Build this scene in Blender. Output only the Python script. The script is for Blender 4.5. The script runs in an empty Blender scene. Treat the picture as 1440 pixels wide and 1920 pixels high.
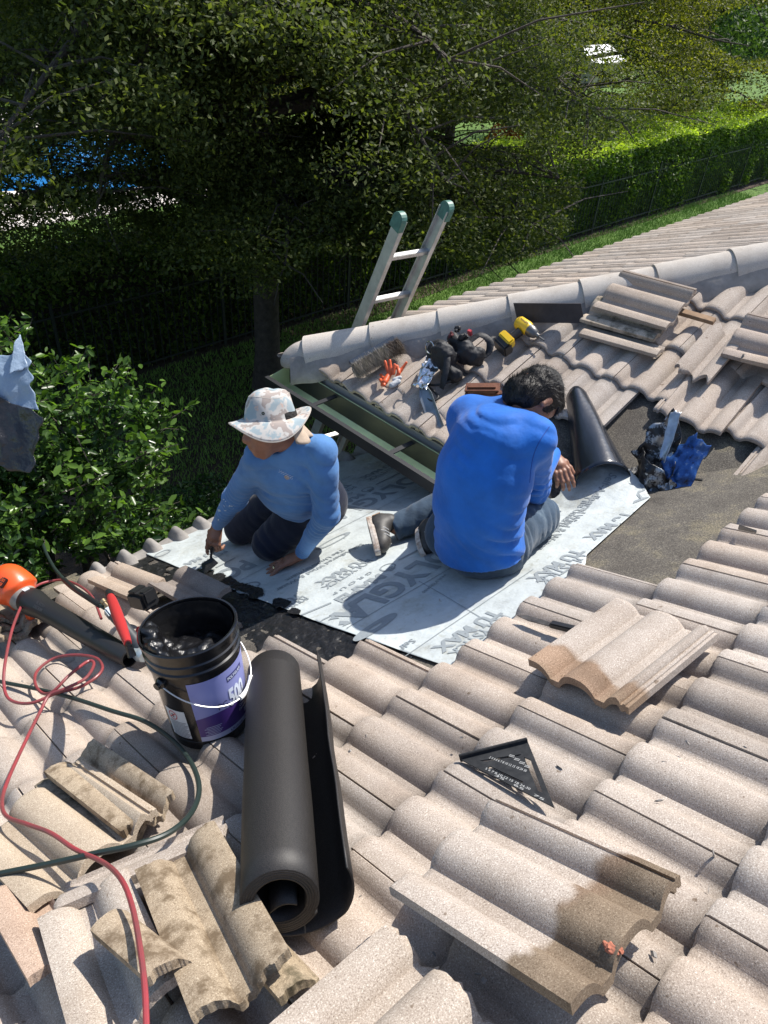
import bpy, bmesh, math, random
import numpy as np
from mathutils import Vector, Matrix
C = bpy.context.scene.collection
random.seed(7); RNG = np.random.default_rng(11)
V = lambda *a: np.array(a, float)

# ---------------- camera (matched to the photograph) ----------------
GZ = 5.0                                   # camera height above the lawn
RC = np.array([[0.72172191,-0.6892072,0.06411647],[-0.38714511,-0.47871683,-0.78800308],[0.57379103,0.54389671,-0.61232362]])
FPX = 1401.39
cd = bpy.data.cameras.new('camera'); cam = bpy.data.objects.new('camera', cd); C.objects.link(cam)
cd.sensor_fit = 'VERTICAL'; cd.sensor_height = 36; cd.lens = 36*FPX/1920
cd.clip_start = 0.05; cd.clip_end = 400
cam.matrix_world = Matrix(((RC[0][0],-RC[1][0],-RC[2][0],0),(RC[0][1],-RC[1][1],-RC[2][1],0),(RC[0][2],-RC[1][2],-RC[2][2],GZ),(0,0,0,1)))
bpy.context.scene.camera = cam

# ---------------- light ----------------
SUN_EL, SUN_AZ = math.radians(54), math.radians(1)      # azimuth from +X towards +Y
sd = V(math.cos(SUN_EL)*math.cos(SUN_AZ), math.cos(SUN_EL)*math.sin(SUN_AZ), math.sin(SUN_EL))
sl = bpy.data.lights.new('sun', 'SUN'); sl.energy = 4.4; sl.angle = math.radians(0.5); sl.color = (1.0, 0.95, 0.87)
so = bpy.data.objects.new('sun', sl); C.objects.link(so)
so.rotation_euler = Vector(sd).to_track_quat('Z', 'Y').to_euler(); so.location = (10, 4, 14)
w = bpy.data.worlds.new('World'); bpy.context.scene.world = w; w.use_nodes = True
nt = w.node_tree; bg = nt.nodes['Background']; sk = nt.nodes.new('ShaderNodeTexSky')
sk.sky_type = 'NISHITA'; sk.sun_disc = False; sk.sun_elevation = SUN_EL; sk.sun_rotation = math.pi/2-SUN_AZ
nt.links.new(sk.outputs[0], bg.inputs[0]); bg.inputs[1].default_value = 0.13
vs = bpy.context.scene.view_settings
vs.view_transform = 'Standard'; vs.look = 'None'; vs.exposure = 0.7; vs.gamma = 1

# ---------------- geometry of the two roof planes ----------------
W, HH = 0.305, 0.33852                     # tile cover width and exposure
PH = 0.39709; cP, sP = math.cos(PH), math.sin(PH)
Z5 = V(0, 0, GZ)
OA = V(1.08460929,1.2349149,-1.91240893)+Z5
OB = V(3.26880219,1.88826148,-1.70351011)+Z5
nA = V(0, sP, cP); nB = V(-sP, 0, cP)
DECK = -0.06                               # deck below the tile surface
def ray(x, y): return RC.T @ V((x-720)/FPX, (y-960)/FPX, 1)
def hit(x, y, n, d):
    r = ray(x, y); return Z5 + r*((d-n@Z5)/(n@r))
def PA(x, y, h=0.0): return hit(x, y, nA, nA@OA+DECK+h)     # h above roof deck A
def PB(x, y, h=0.0): return hit(x, y, nB, nB@OB+DECK+h)     # h above roof deck B
def PZ(x, y, z): return hit(x, y, V(0,0,1), z)
def dA(x, y): return (nA@OA+DECK-nA[1]*y)/nA[2]             # deck height over plan point
def dB(x, y): return (nB@OB+DECK-nB[0]*x)/nB[2]

# ---------------- helpers ----------------
def unit(v): v = np.asarray(v, float); return v/np.linalg.norm(v)
def tag(o, label=None, cat=None, group=None, kind=None):
    if label: o['label'] = label
    if cat: o['category'] = cat
    if group: o['group'] = group
    if kind: o['kind'] = kind
    return o
def thing(name, loc, label, cat, group=None):
    o = bpy.data.objects.new(name, None); C.objects.link(o); o.location = tuple(loc); o.empty_display_size = .1
    return tag(o, label, cat, group)
def base_of(parent):
    b = np.zeros(3)
    while parent is not None: b = b+np.array(parent.location); parent = parent.parent
    return b
def obj(name, verts, faces, mats, parent=None, smooth=False, mi=None, loc=None, angle=None):
    """one mesh object from world-space vertices"""
    verts = np.asarray(verts, float).reshape(-1, 3)
    b = base_of(parent) if parent is not None else (np.asarray(loc, float) if loc is not None else np.zeros(3))
    me = bpy.data.meshes.new(name)
    lv = verts-b
    if isinstance(faces, np.ndarray):
        n, k = faces.shape
        me.vertices.add(len(lv)); me.vertices.foreach_set('co', lv.ravel())
        me.loops.add(n*k); me.loops.foreach_set('vertex_index', faces.ravel().astype(np.int32))
        me.polygons.add(n); me.polygons.foreach_set('loop_start', np.arange(0, n*k, k, dtype=np.int32))
        me.update(calc_edges=True)
    else:
        me.from_pydata([tuple(v) for v in lv], [], faces)
    if not isinstance(mats, (list, tuple)): mats = [mats]
    for m in mats: me.materials.append(m)
    if mi is not None: me.polygons.foreach_set('material_index', np.asarray(mi, np.int32))
    if smooth:
        me.polygons.foreach_set('use_smooth', np.ones(len(me.polygons), bool))
        if angle:
            try: me.set_sharp_from_angle(angle=math.radians(angle))
            except Exception: pass
    me.update()
    o = bpy.data.objects.new(name, me); C.objects.link(o)
    if parent is not None: o.parent = parent
    else: o.location = tuple(b)
    return o
class MB:
    """collects shapes into one mesh"""
    def __init__(s): s.v = []; s.f = []; s.m = []
    def add(s, verts, faces, m=0):
        k = len(s.v); s.v += [tuple(v) for v in verts]; s.f += [tuple(i+k for i in f) for f in faces]; s.m += [m]*len(faces); return s
    def box(s, c, ax, ay, az, m=0, bev=0.0):
        """box centred at c with half-extent vectors ax, ay, az"""
        c, ax, ay, az = [np.asarray(q, float) for q in (c, ax, ay, az)]
        if bev > 0:
            bm = bmesh.new(); L = [np.linalg.norm(q) for q in (ax, ay, az)]
            r = bmesh.ops.create_cube(bm, size=2.0)
            for v in bm.verts: v.co = Vector((v.co.x*L[0], v.co.y*L[1], v.co.z*L[2]))
            bmesh.ops.bevel(bm, geom=list(bm.edges), offset=bev, segments=2, affect='EDGES')
            u = [q/l for q, l in zip((ax, ay, az), L)]
            bm.verts.index_update()
            vs_ = [c+u[0]*v.co.x+u[1]*v.co.y+u[2]*v.co.z for v in bm.verts]
            flip = np.linalg.det(np.array(u)) < 0
            fs = [tuple(v.index for v in (reversed(f.verts) if flip else f.verts)) for f in bm.faces]; bm.free()
            return s.add(vs_, fs, m)
        vs_ = [c+i*ax+j*ay+k*az for i in (-1, 1) for j in (-1, 1) for k in (-1, 1)]
        return s.add(vs_, [(0,1,3,2),(4,6,7,5),(0,4,5,1),(2,3,7,6),(0,2,6,4),(1,5,7,3)], m)
    def tube(s, pts, r, n=8, m=0, cap=True, flat=None):
        vv, ff = tube(pts, r, n, cap, flat); return s.add(vv, ff, m)
    def lathe(s, c, ax, prof, n=24, m=0, ref=None):
        """prof: list of (radius, height) along axis ax from c"""
        ax = unit(ax); a = unit(np.cross(ax, ref if ref is not None else (V(0,0,1) if abs(ax[2]) < .9 else V(1,0,0)))); b = np.cross(ax, a)
        vs_ = []; 
        for r, h in prof:
            for i in range(n):
                t = 2*math.pi*i/n; vs_.append(c+ax*h+(a*math.cos(t)+b*math.sin(t))*r)
        fs = [(k*n+i, k*n+(i+1)%n, (k+1)*n+(i+1)%n, (k+1)*n+i) for k in range(len(prof)-1) for i in range(n)]
        return s.add(vs_, fs, m)
    def prism(s, poly, d, m=0):
        """closed polygon (3-D points) swept by vector d"""
        n = len(poly); vs_ = [np.asarray(q, float) for q in poly]+[np.asarray(q, float)+d for q in poly]
        fs = [tuple(range(n-1, -1, -1)), tuple(range(n, 2*n))]+[(i, (i+1)%n, (i+1)%n+n, i+n) for i in range(n)]
        return s.add(vs_, fs, m)
    def build(s, name, mats, parent=None, smooth=False, loc=None, angle=35):
        return obj(name, s.v, s.f, mats, parent, smooth, s.m, loc, angle)
def tube(pts, r, n=8, cap=True, flat=None):
    pts = [np.asarray(p, float) for p in pts]; K = len(pts)
    if np.isscalar(r): r = [r]*K
    T = [unit(pts[min(i+1, K-1)]-pts[max(i-1, 0)]) for i in range(K)]
    a = unit(np.cross(T[0], V(.3, .2, 1))); vs_ = []
    for i in range(K):
        a = unit(a-T[i]*(a@T[i])); b = np.cross(T[i], a)
        if flat is not None: a = unit(np.cross(flat, T[i])); b = np.cross(T[i], a)
        for j in range(n):
            t = 2*math.pi*j/n; vs_.append(pts[i]+(a*math.cos(t)+b*math.sin(t)*(1 if flat is None else .35))*r[i])
    fs = [(i*n+j, i*n+(j+1)%n, (i+1)*n+(j+1)%n, (i+1)*n+j) for i in range(K-1) for j in range(n)]
    if cap: fs += [tuple(range(n-1, -1, -1)), tuple(range((K-1)*n, K*n))]
    return vs_, fs
def spline(pts, n=8):
    """Catmull-Rom through the points"""
    P = [np.asarray(p, float) for p in pts]; P = [2*P[0]-P[1]]+P+[2*P[-1]-P[-2]]; out = []
    for i in range(1, len(P)-2):
        for j in range(n):
            t = j/n; a, b, c_, d = P[i-1:i+3]
            out.append(.5*((2*b)+(c_-a)*t+(2*a-5*b+4*c_-d)*t*t+(3*b-a-3*c_+d)*t**3))
    out.append(P[-2]); return out
# value noise, vectorised
_PT = np.random.default_rng(5).random((32, 32, 32))
def vnoise(p, s=1.0, seed=0):
    p = np.asarray(p)*s+seed*7.31; i = np.floor(p).astype(int); f = p-i; f = f*f*(3-2*f); r = 0
    for dx in (0, 1):
        for dy in (0, 1):
            for dz in (0, 1):
                wgt = (f[..., 0] if dx else 1-f[..., 0])*(f[..., 1] if dy else 1-f[..., 1])*(f[..., 2] if dz else 1-f[..., 2])
                r = r+wgt*_PT[(i[..., 0]+dx) % 32, (i[..., 1]+dy) % 32, (i[..., 2]+dz) % 32]
    return r*2-1
# ---- signed-distance sculpting + surface nets ----
def sdf_cap(p, a, b, ra, rb, wax=None, s=1.0):
    a = np.asarray(a, float); b = np.asarray(b, float); ab = b-a; t = np.clip(((p-a)@ab)/(ab@ab+1e-12), 0, 1)
    q = p-(a+t[..., None]*ab)
    if wax is not None: wax = unit(wax); q = q-(q@wax)[..., None]*wax*(1-1/s)
    return np.linalg.norm(q, axis=-1)-(ra+t*(rb-ra))
def sdf_ell(p, c, R3, rad):
    q = (p-np.asarray(c, float))@np.asarray(R3, float).T; rad = np.asarray(rad, float)
    k0 = np.linalg.norm(q/rad, axis=-1); k1 = np.linalg.norm(q/(rad*rad), axis=-1)+1e-9
    return k0*(k0-1)/k1
def smin(a, b, k):
    h = np.clip(.5+.5*(b-a)/k, 0, 1); return b*(1-h)+a*h-k*h*(1-h)
def body_sdf(prims, k=.03):
    def f(p):
        d = None
        for q in prims:
            if q[0] == 'c': e = sdf_cap(p, *q[1:])
            else: e = sdf_ell(p, *q[1:])
            d = e if d is None else smin(d, e, k)
        return d
    return f
def surfnet(f, lo, hi, res):
    lo = np.asarray(lo, float); hi = np.asarray(hi, float)
    n = np.ceil((hi-lo)/res).astype(int)+1
    g = [lo[i]+np.arange(n[i])*res for i in range(3)]
    F = np.empty(tuple(n))
    for i in range(0, n[0], 16):
        X = np.stack(np.meshgrid(g[0][i:i+16], g[1], g[2], indexing='ij'), -1); F[i:i+16] = f(X)
    S = F < 0; cn = tuple(n-1)
    acc = np.zeros(cn+(3,)); cnt = np.zeros(cn)
    for ax in range(3):
        a = np.take(F, range(0, n[ax]-1), ax); b = np.take(F, range(1, n[ax]), ax)
        cr = (a < 0) != (b < 0); t = np.where(cr, a/(a-b+1e-20), 0)
        o1, o2 = [q for q in range(3) if q != ax]
        for u in (0, 1):
            for v_ in (0, 1):
                sl_ = [slice(None)]*3; sl_[o1] = slice(u, u+cn[o1]); sl_[o2] = slice(v_, v_+cn[o2])
                c_ = cr[tuple(sl_)]; tt = t[tuple(sl_)]
                acc[..., ax] += np.where(c_, tt, 0); acc[..., o1] += np.where(c_, u, 0); acc[..., o2] += np.where(c_, v_, 0); cnt += c_
    act = cnt > 0; idx = -np.ones(cn, int); ii = np.argwhere(act); idx[act] = np.arange(len(ii))
    verts = lo+(ii+acc[act]/cnt[act][:, None])*res
    faces = []
    for ax in range(3):
        o1, o2 = (ax+1) % 3, (ax+2) % 3
        a = np.take(S, range(0, n[ax]-1), ax); b = np.take(S, range(1, n[ax]), ax)
        e = np.argwhere(a != b); e = e[(e[:, o1] > 0) & (e[:, o2] > 0) & (e[:, o1] < cn[o1]) & (e[:, o2] < cn[o2])]
        if not len(e): continue
        sgn = a[tuple(e.T)]
        def at(d1, d2):
            q = e.copy(); q[:, o1] -= d1; q[:, o2] -= d2; return idx[tuple(q.T)]
        q = np.stack([at(1, 1), at(0, 1), at(0, 0), at(1, 0)], 1); q[~sgn] = q[~sgn][:, ::-1]; faces.append(q)
    return verts, np.concatenate(faces)

# ---------------- materials ----------------
def mat(name, col=(.5,.5,.5), rough=.6, metal=0, spec=.5, coat=0, bump=0, bscale=40, var=0, vscale=8, trans=0, emis=None, dirt=None, bdist=.004):
    m = bpy.data.materials.new(name); m.use_nodes = True; t = m.node_tree; b = t.nodes['Principled BSDF']
    b.inputs['Base Color'].default_value = (*col, 1); b.inputs['Roughness'].default_value = rough; b.inputs['Metallic'].default_value = metal
    b.inputs['Specular IOR Level'].default_value = spec
    if coat: b.inputs['Coat Weight'].default_value = coat; b.inputs['Coat Roughness'].default_value = .15
    tc = t.nodes.new('ShaderNodeTexCoord')
    if var:
        n = t.nodes.new('ShaderNodeTexNoise'); n.inputs['Scale'].default_value = vscale; n.inputs['Detail'].default_value = 6; n.inputs['Roughness'].default_value = .65
        t.links.new(tc.outputs['Object'], n.inputs['Vector'])
        r = t.nodes.new('ShaderNodeValToRGB'); r.color_ramp.elements[0].position = .3; r.color_ramp.elements[1].position = .72
        c2 = dirt if dirt else tuple(c*(1-var) for c in col)
        r.color_ramp.elements[0].color = (*c2, 1); r.color_ramp.elements[1].color = (*(min(1, c*(1+var*.4)) for c in col), 1)
        t.links.new(n.outputs['Fac'], r.inputs[0]); t.links.new(r.outputs[0], b.inputs['Base Color'])
        m['ramp'] = 1
    if bump:
        n = t.nodes.new('ShaderNodeTexNoise'); n.inputs['Scale'].default_value = bscale; n.inputs['Detail'].default_value = 5
        t.links.new(tc.outputs['Object'], n.inputs['Vector'])
        bp = t.nodes.new('ShaderNodeBump'); bp.inputs['Strength'].default_value = bump; bp.inputs['Distance'].default_value = bdist
        t.links.new(n.outputs['Fac'], bp.inputs['Height']); t.links.new(bp.outputs[0], b.inputs['Normal'])
    if emis: b.inputs['Emission Color'].default_value = (*emis[:3], 1); b.inputs['Emission Strength'].default_value = emis[3]
    return m
def ramp_node(t, stops, src):
    r = t.nodes.new('ShaderNodeValToRGB'); e = r.color_ramp.elements
    while len(e) < len(stops): e.new(.5)
    for i, (p, c) in enumerate(stops): e[i].position = p; e[i].color = (*c, 1)
    t.links.new(src, r.inputs[0]); return r
def noise_node(t, vec, scale, detail=4, rough=.6):
    n = t.nodes.new('ShaderNodeTexNoise'); n.inputs['Scale'].default_value = scale; n.inputs['Detail'].default_value = detail; n.inputs['Roughness'].default_value = rough
    t.links.new(vec, n.inputs['Vector']); return n
def mixc(t, typ, fac, a, b):
    m = t.nodes.new('ShaderNodeMix'); m.data_type = 'RGBA'; m.blend_type = typ
    for s, v in ((m.inputs[0], fac), (m.inputs[6], a), (m.inputs[7], b)):
        if hasattr(v, 'links'): t.links.new(v, s)
        elif isinstance(v, (int, float)): s.default_value = v
        else: s.default_value = (*v, 1)
    return m.outputs[2]
def tile_material(name, c1, c2, c3, stain=None, sc=1.0, tint=True):
    """granular sanded concrete: light and dark grains over a mid tone"""
    m = bpy.data.materials.new(name); m.use_nodes = True; t = m.node_tree; b = t.nodes['Principled BSDF']
    b.inputs['Roughness'].default_value = .93; b.inputs['Specular IOR Level'].default_value = .2
    g = t.nodes.new('ShaderNodeNewGeometry'); pos = g.outputs['Position']
    gr = noise_node(t, pos, 330*sc, 3, .75)
    grains = ramp_node(t, [(.33, c1), (.46, c2), (.55, c2), (.68, c3)], gr.outputs['Fac']).outputs[0]
    big = noise_node(t, pos, 5, 5, .65)
    blot = ramp_node(t, [(.3, (.80, .77, .74)), (.55, (1, 1, 1)), (.75, (1.06, 1.03, .99))], big.outputs['Fac']).outputs[0]
    col = mixc(t, 'MULTIPLY', .9, grains, blot)
    if stain:
        sn = noise_node(t, pos, 14, 6, .7); sr = ramp_node(t, [(.48, (0, 0, 0)), (.62, (1, 1, 1))], sn.outputs['Fac'])
        col = mixc(t, 'MIX', sr.outputs[0], col, stain)
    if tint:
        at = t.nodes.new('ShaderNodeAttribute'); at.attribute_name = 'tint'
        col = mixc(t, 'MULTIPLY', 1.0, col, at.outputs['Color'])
    sp = noise_node(t, pos, 38, 2, .5); spr = ramp_node(t, [(.24, (.55, .5, .45)), (.27, (1, 1, 1))], sp.outputs['Fac'])
    col = mixc(t, 'MULTIPLY', 1.0, col, spr.outputs[0])
    t.links.new(col, b.inputs['Base Color'])
    bp = t.nodes.new('ShaderNodeBump'); bp.inputs['Strength'].default_value = .55; bp.inputs['Distance'].default_value = .002
    t.links.new(gr.outputs['Fac'], bp.inputs['Height']); t.links.new(bp.outputs[0], b.inputs['Normal'])
    return m
def set_tint(o, cols):
    a = o.data.color_attributes.new('tint', 'FLOAT_COLOR', 'POINT')
    cols = np.asarray(cols, float)
    if cols.shape[1] == 3: cols = np.concatenate([cols, np.ones((len(cols), 1))], 1)
    a.data.foreach_set('color', cols.ravel())
M_TILE = tile_material('roof_tile', (.19,.153,.126), (.395,.338,.290), (.68,.625,.56))
M_TILE_RAW = tile_material('tile_underside', (.17,.135,.10), (.34,.285,.22), (.56,.50,.42), stain=(.15,.115,.08), tint=True)
M_CAP = tile_material('ridge_tile', (.30,.265,.235), (.47,.43,.385), (.64,.595,.54))
M_MORTAR = mat('mortar', (.30,.28,.26), .95, bump=.8, bscale=30, var=.4, vscale=9)
# ================= roof tiles =================
P_ = W/2; TH = .02
def prof(x):
    """height of the tile's upper face over its base, crests every half tile"""
    t = (np.asarray(x)+.015+P_/2) % P_-P_/2; a = .061
    u = np.clip(np.abs(t)/a, 0, 1)
    return .0365*(1-u**2.7)**.88
XS = np.concatenate([[-W-.030, -W-.021, -W-.0205, -W-.013, -W-.0125, -W-.004, -W-.0035], np.linspace(-W+.0055, 0, 41)])
def tile_mesh(L=.415, x0=-1e9, x1=1e9, rough=0.0, seed=0, tilt=True, y0=0.0, dense=False):
    """verts in tile space: x across, y upslope from the nose, z up; one closed slab"""
    xs = XS if not dense else np.unique(np.concatenate([XS, np.linspace(-W+.0055, 0, 130)])); xs = xs[(xs >= x0) & (xs <= x1)]; rg = np.random.default_rng(seed)
    ys = (np.array([0, .007, .03, L*.45, HH-.05, HH-.004, L]) if not dense else np.concatenate([[0,.007], np.arange(.02, L-.006, .012), [L-.004, L]]))+y0; top = []; bot = []
    for y in ys:
        rel = (y-y0); edge = -.006 if rel == 0 else 0
        z = np.where(xs < -W-.001, prof(xs)-.012-np.where((np.round((xs+W)*1e4) % 2) == 0, 0, 0), prof(xs))
        z = np.where((xs < -W-.0035) & (xs > -W-.0128), z-.006, z); z = np.where((xs < -W-.0205), z-.005, z)
        yy = np.full(len(xs), y)
        en = vnoise(np.stack([xs*28, xs*0+seed, xs*0], 1), 1, seed)*.6+vnoise(np.stack([xs*95, xs*0+seed, xs*0+5], 1), 1, seed)*.4
        if rel < .02: yy = yy+en*(.0022+rough*3)*(1-rel/.02)
        if rel > L-.05: yy = yy+en[::-1]*rough*3.2*(rel-L+.05)/.05
        base = TH*(1-y/HH) if tilt else 0
        top.append(np.stack([xs, yy, base+TH+z+edge], 1)); bot.append(np.stack([xs, yy, base+z*.92], 1))
    n = len(xs); m = len(ys); v = np.concatenate(top+bot)
    f = []
    for j in range(m-1):
        for i in range(n-1):
            a = j*n+i; f.append((a, a+1, a+n+1, a+n)); b = a+m*n; f.append((b, b+n, b+n+1, b+1))
    for i in range(n-1): f.append((i, i+m*n, i+1+m*n, i+1)); q = (m-1)*n+i; f.append((q, q+1, q+1+m*n, q+m*n))
    for j in range(m-1):
        a = j*n; f.append((a, a+n, a+n+m*n, a+m*n)); b = j*n+n-1; f.append((b, b+m*n, b+n+m*n, b+n))
    return v, f
TV, TF = tile_mesh(); BASE = -.072
class Slope:
    def __init__(s, O, eu, ev, en, lu): s.O, s.eu, s.ev, s.en, s.lu = O, V(*eu), V(*ev), V(*en), V(*lu); s.v = []; s.f = []; s.t = []
    def place(s, tv, u, v, dx=0, dy=0, dz=0, rot=0, tip=0):
        """tile verts to world at lattice (u, v)"""
        c_, s_ = math.cos(rot), math.sin(rot); o = s.O+s.lu*(u*W)+s.ev*(v*HH)+s.en*(BASE+dz)
        x, y, z = tv[:, 0], tv[:, 1], tv[:, 2]; X = x*c_-y*s_+dx; Y = x*s_+y*c_+dy; z = z+tip*(y)
        return o+np.outer(X, s.eu)+np.outer(Y, s.ev)+np.outer(z, s.en)
    def add(s, u, v, tv=None, tf=None, **k):
        tv = TV if tv is None else tv; tf = TF if tf is None else tf
        j = dict(dx=random.gauss(0, .001), dy=random.gauss(0, .002), dz=random.gauss(0, .0007), rot=random.gauss(0, .004)); j.update(k)
        n = sum(len(q) for q in s.v); s.v.append(s.place(tv, u, v, **j)); s.f += [tuple(i+n for i in f) for f in tf]
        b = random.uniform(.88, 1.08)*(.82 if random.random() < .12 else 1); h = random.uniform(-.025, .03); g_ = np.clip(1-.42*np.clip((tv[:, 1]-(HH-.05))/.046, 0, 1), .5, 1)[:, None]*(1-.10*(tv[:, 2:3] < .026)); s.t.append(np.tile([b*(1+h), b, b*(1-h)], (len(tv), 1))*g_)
    def build(s, name, parent, clip=None, m=None):
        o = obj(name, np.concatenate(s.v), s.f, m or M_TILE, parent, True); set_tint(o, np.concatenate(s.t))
        bm = bmesh.new(); bm.from_mesh(o.data)
        if clip:
            for co, no in clip:
                bmesh.ops.bisect_plane(bm, geom=bm.verts[:]+bm.edges[:]+bm.faces[:], plane_co=Vector(co-base_of(parent)), plane_no=Vector(no), clear_outer=True)
        bm.to_mesh(o.data); bm.free(); o.data.set_sharp_from_angle(angle=math.radians(50))
        return o
house = thing('house', (4.0, -1.0, 0), 'tan tiled hip-roofed house that the two workers kneel on', 'house')
SA = Slope(OA, (-1,0,0), (0,-cP,sP), nA, (1,0,0))
SB = Slope(OB, (0,-1,0), (cP,0,sP), nB, (0,-1,0))
OC = V(2.3, 3.30, OB[2]+(2.3-OB[0])*0) ; OC[2] = dB(2.51, 0)+.06+.005
SC = Slope(OC, (-1,0,0), (0,-cP,sP), V(0,sP,cP), (1,0,0))
# near slope A (the hole where the membrane goes stays open)
for v in range(-6, 9):
    o = .5 if v % 2 == 0 else 0
    for k in range(-9, 14):
        u = k+o; X0 = OA[0]+u*W; y = OA[1]-v*HH*cP
        if X0+W/2+y > 3.86: continue
        hole = {-6: -1.2, -5: -.6, -4: -.9, -3: -.6, -2: -.6, -1: -.6, 0: .4, 1: 2.5}
        if v in hole and u > hole[v]: continue
        if v == -5 and u > -1.9: SA.add(u, -5.35); SA.add(u, -5.02, dz=-.003); continue
        SA.add(u, v)
SA.build('tiled_slope', house)
# slope B behind the workers
for v in range(-2, 9):
    o = .5 if v % 2 else 0
    for k in range(-7, 9):
        u = k+o
        if v == -2 and u > 0: continue
        if v == -1 and u > 1.6: continue
        if v == 0 and u == 3: SB.add(3, -.16, rot=.05, dz=.012, tip=.03); continue
        yc = OB[1]-(u-.5)*W; xc = OB[0]+v*HH*cP
        if xc+yc > 6.1: continue
        if v == -2: SB.add(u, -2.4)
        if v == -2: SB.add(u, -1.98, dz=-.002); continue
        SB.add(u, v)
SB.add(4.62, -.86, rot=.02)
hipn = V(1, 1, 0)
SB.build('tiled_slope', house, clip=[(V(2.875, 2.875, 0), V(1, 1, 0))])
for v in range(0, 13):
    o = .5 if v % 2 else 0
    for k in range(-1, 34):
        u = k+o; X = OC[0]+(u+.5)*W; y = OC[1]-v*HH*cP
        if X+y < 5.2: continue
        SC.add(u, v)
SC.build('tiled_slope', house, clip=[(V(2.875, 2.875, 0), V(-1, -1, 0))])

# decks
M_FELT = bpy.data.materials.new('old_felt'); M_FELT.use_nodes = True; t = M_FELT.node_tree; b = t.nodes['Principled BSDF']; b.inputs['Roughness'].default_value = .92
pos = t.nodes.new('ShaderNodeNewGeometry').outputs['Position']
g1 = noise_node(t, pos, 170, 3, .75); g2 = noise_node(t, pos, 3.2, 6, .7); g3 = noise_node(t, pos, 11, 5, .7)
c0 = ramp_node(t, [(.3, (.035,.032,.028)), (.5, (.085,.075,.062)), (.72, (.21,.19,.155))], g1.outputs['Fac']).outputs[0]
c1 = mixc(t, 'MULTIPLY', 1, c0, ramp_node(t, [(.35, (.7,.68,.68)), (.52, (1,1,1)), (.64, (1.7,1.65,1.35))], g2.outputs['Fac']).outputs[0])
c2 = mixc(t, 'MULTIPLY', 1, c1, ramp_node(t, [(.3, (.55,.55,.55)), (.45, (1,1,1))], g3.outputs['Fac']).outputs[0])
t.links.new(c2, b.inputs['Base Color'])
bp = t.nodes.new('ShaderNodeBump'); bp.inputs['Strength'].default_value = .6; bp.inputs['Distance'].default_value = .003; t.links.new(g1.outputs['Fac'], bp.inputs['Height']); t.links.new(bp.outputs[0], b.inputs['Normal'])
M_TAR = mat('tar', (.006,.006,.007), .32, bump=.9, bscale=28, spec=.5, bdist=.01)
M_TARROUGH = mat('tar_smear', (.010,.010,.011), .45, bump=1, bscale=45, bdist=.008)
mb = MB()
def quadz(mb, pts, h, thick=.02):
    p = [V(x, y, h(x, y)) for x, y in pts]; mb.prism([q-V(0,0,thick) for q in p], V(0,0,thick))
quadz(mb, [(-6, 3.1), (-6, -5), (5.9, -5), (5.9, 2.93), (.96, 2.93), (.96, 3.1)], dA)
quadz(mb, [(2.58, 3.15), (2.58, 1.35), (2.58, -4), (9.5, -4), (2.6, 3.12)], dB)
hc = lambda x, y: (nA@OC+DECK-nA[1]*y)/nA[2]
quadz(mb, [(2.62, 3.14), (8.6, -2.8), (13, -2.8), (13, 3.14)], hc)
mb.build('roof_deck', M_FELT, house)
def grid_patch(name, inside, h, lo, hi, n, m, parent, dz=.004, bumpf=None, smooth=True):
    xs = np.linspace(lo[0], hi[0], n); ys = np.linspace(lo[1], hi[1], n); X, Y = np.meshgrid(xs, ys, indexing='ij')
    Z = h(X, Y)+dz+0*X
    if bumpf is not None: Z = Z+bumpf(X, Y)
    keep = inside(X, Y); f = []
    for i in range(n-1):
        for j in range(n-1):
            if keep[i, j] and keep[i+1, j] and keep[i, j+1] and keep[i+1, j+1]: f.append((i*n+j, (i+1)*n+j, (i+1)*n+j+1, i*n+j+1))
    return obj(name, np.stack([X, Y, Z], -1).reshape(-1, 3), f, m, parent, smooth)
def nz2(X, Y, s, seed=0): return vnoise(np.stack([X, Y, X*0], -1), s, seed)
# black cement trowelled along the open edge
def in_tar(X, Y):
    d = np.abs(X-1.20)-np.where(Y > 2.2, .06, .14)-.05*nz2(X, Y, 9)-.05*nz2(X, Y, 25, 3)
    return (d < 0) & (Y > 1.05) & (Y < 2.88)
grid_patch('tar_smear', in_tar, dA, (.9, .95), (1.5, 2.95), 150, M_TARROUGH, house, .005, lambda X, Y: .006*nz2(X, Y, 30, 2)+.004*nz2(X, Y, 70, 4))
def in_tar2(X, Y):
    return (np.abs(X+Y-4.05+.12*nz2(X, Y, 6, 8)) < .16+.05*nz2(X, Y, 22, 1)) & (X > 2.55) & (X < 3.0)
grid_patch('tar_smear', in_tar2, lambda x, y: np.maximum(dA(x, y), dB(x, y)), (2.4, .9), (3.1, 1.6), 90, M_TARROUGH, house, .006, lambda X, Y: .005*nz2(X, Y, 35, 2))

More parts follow.
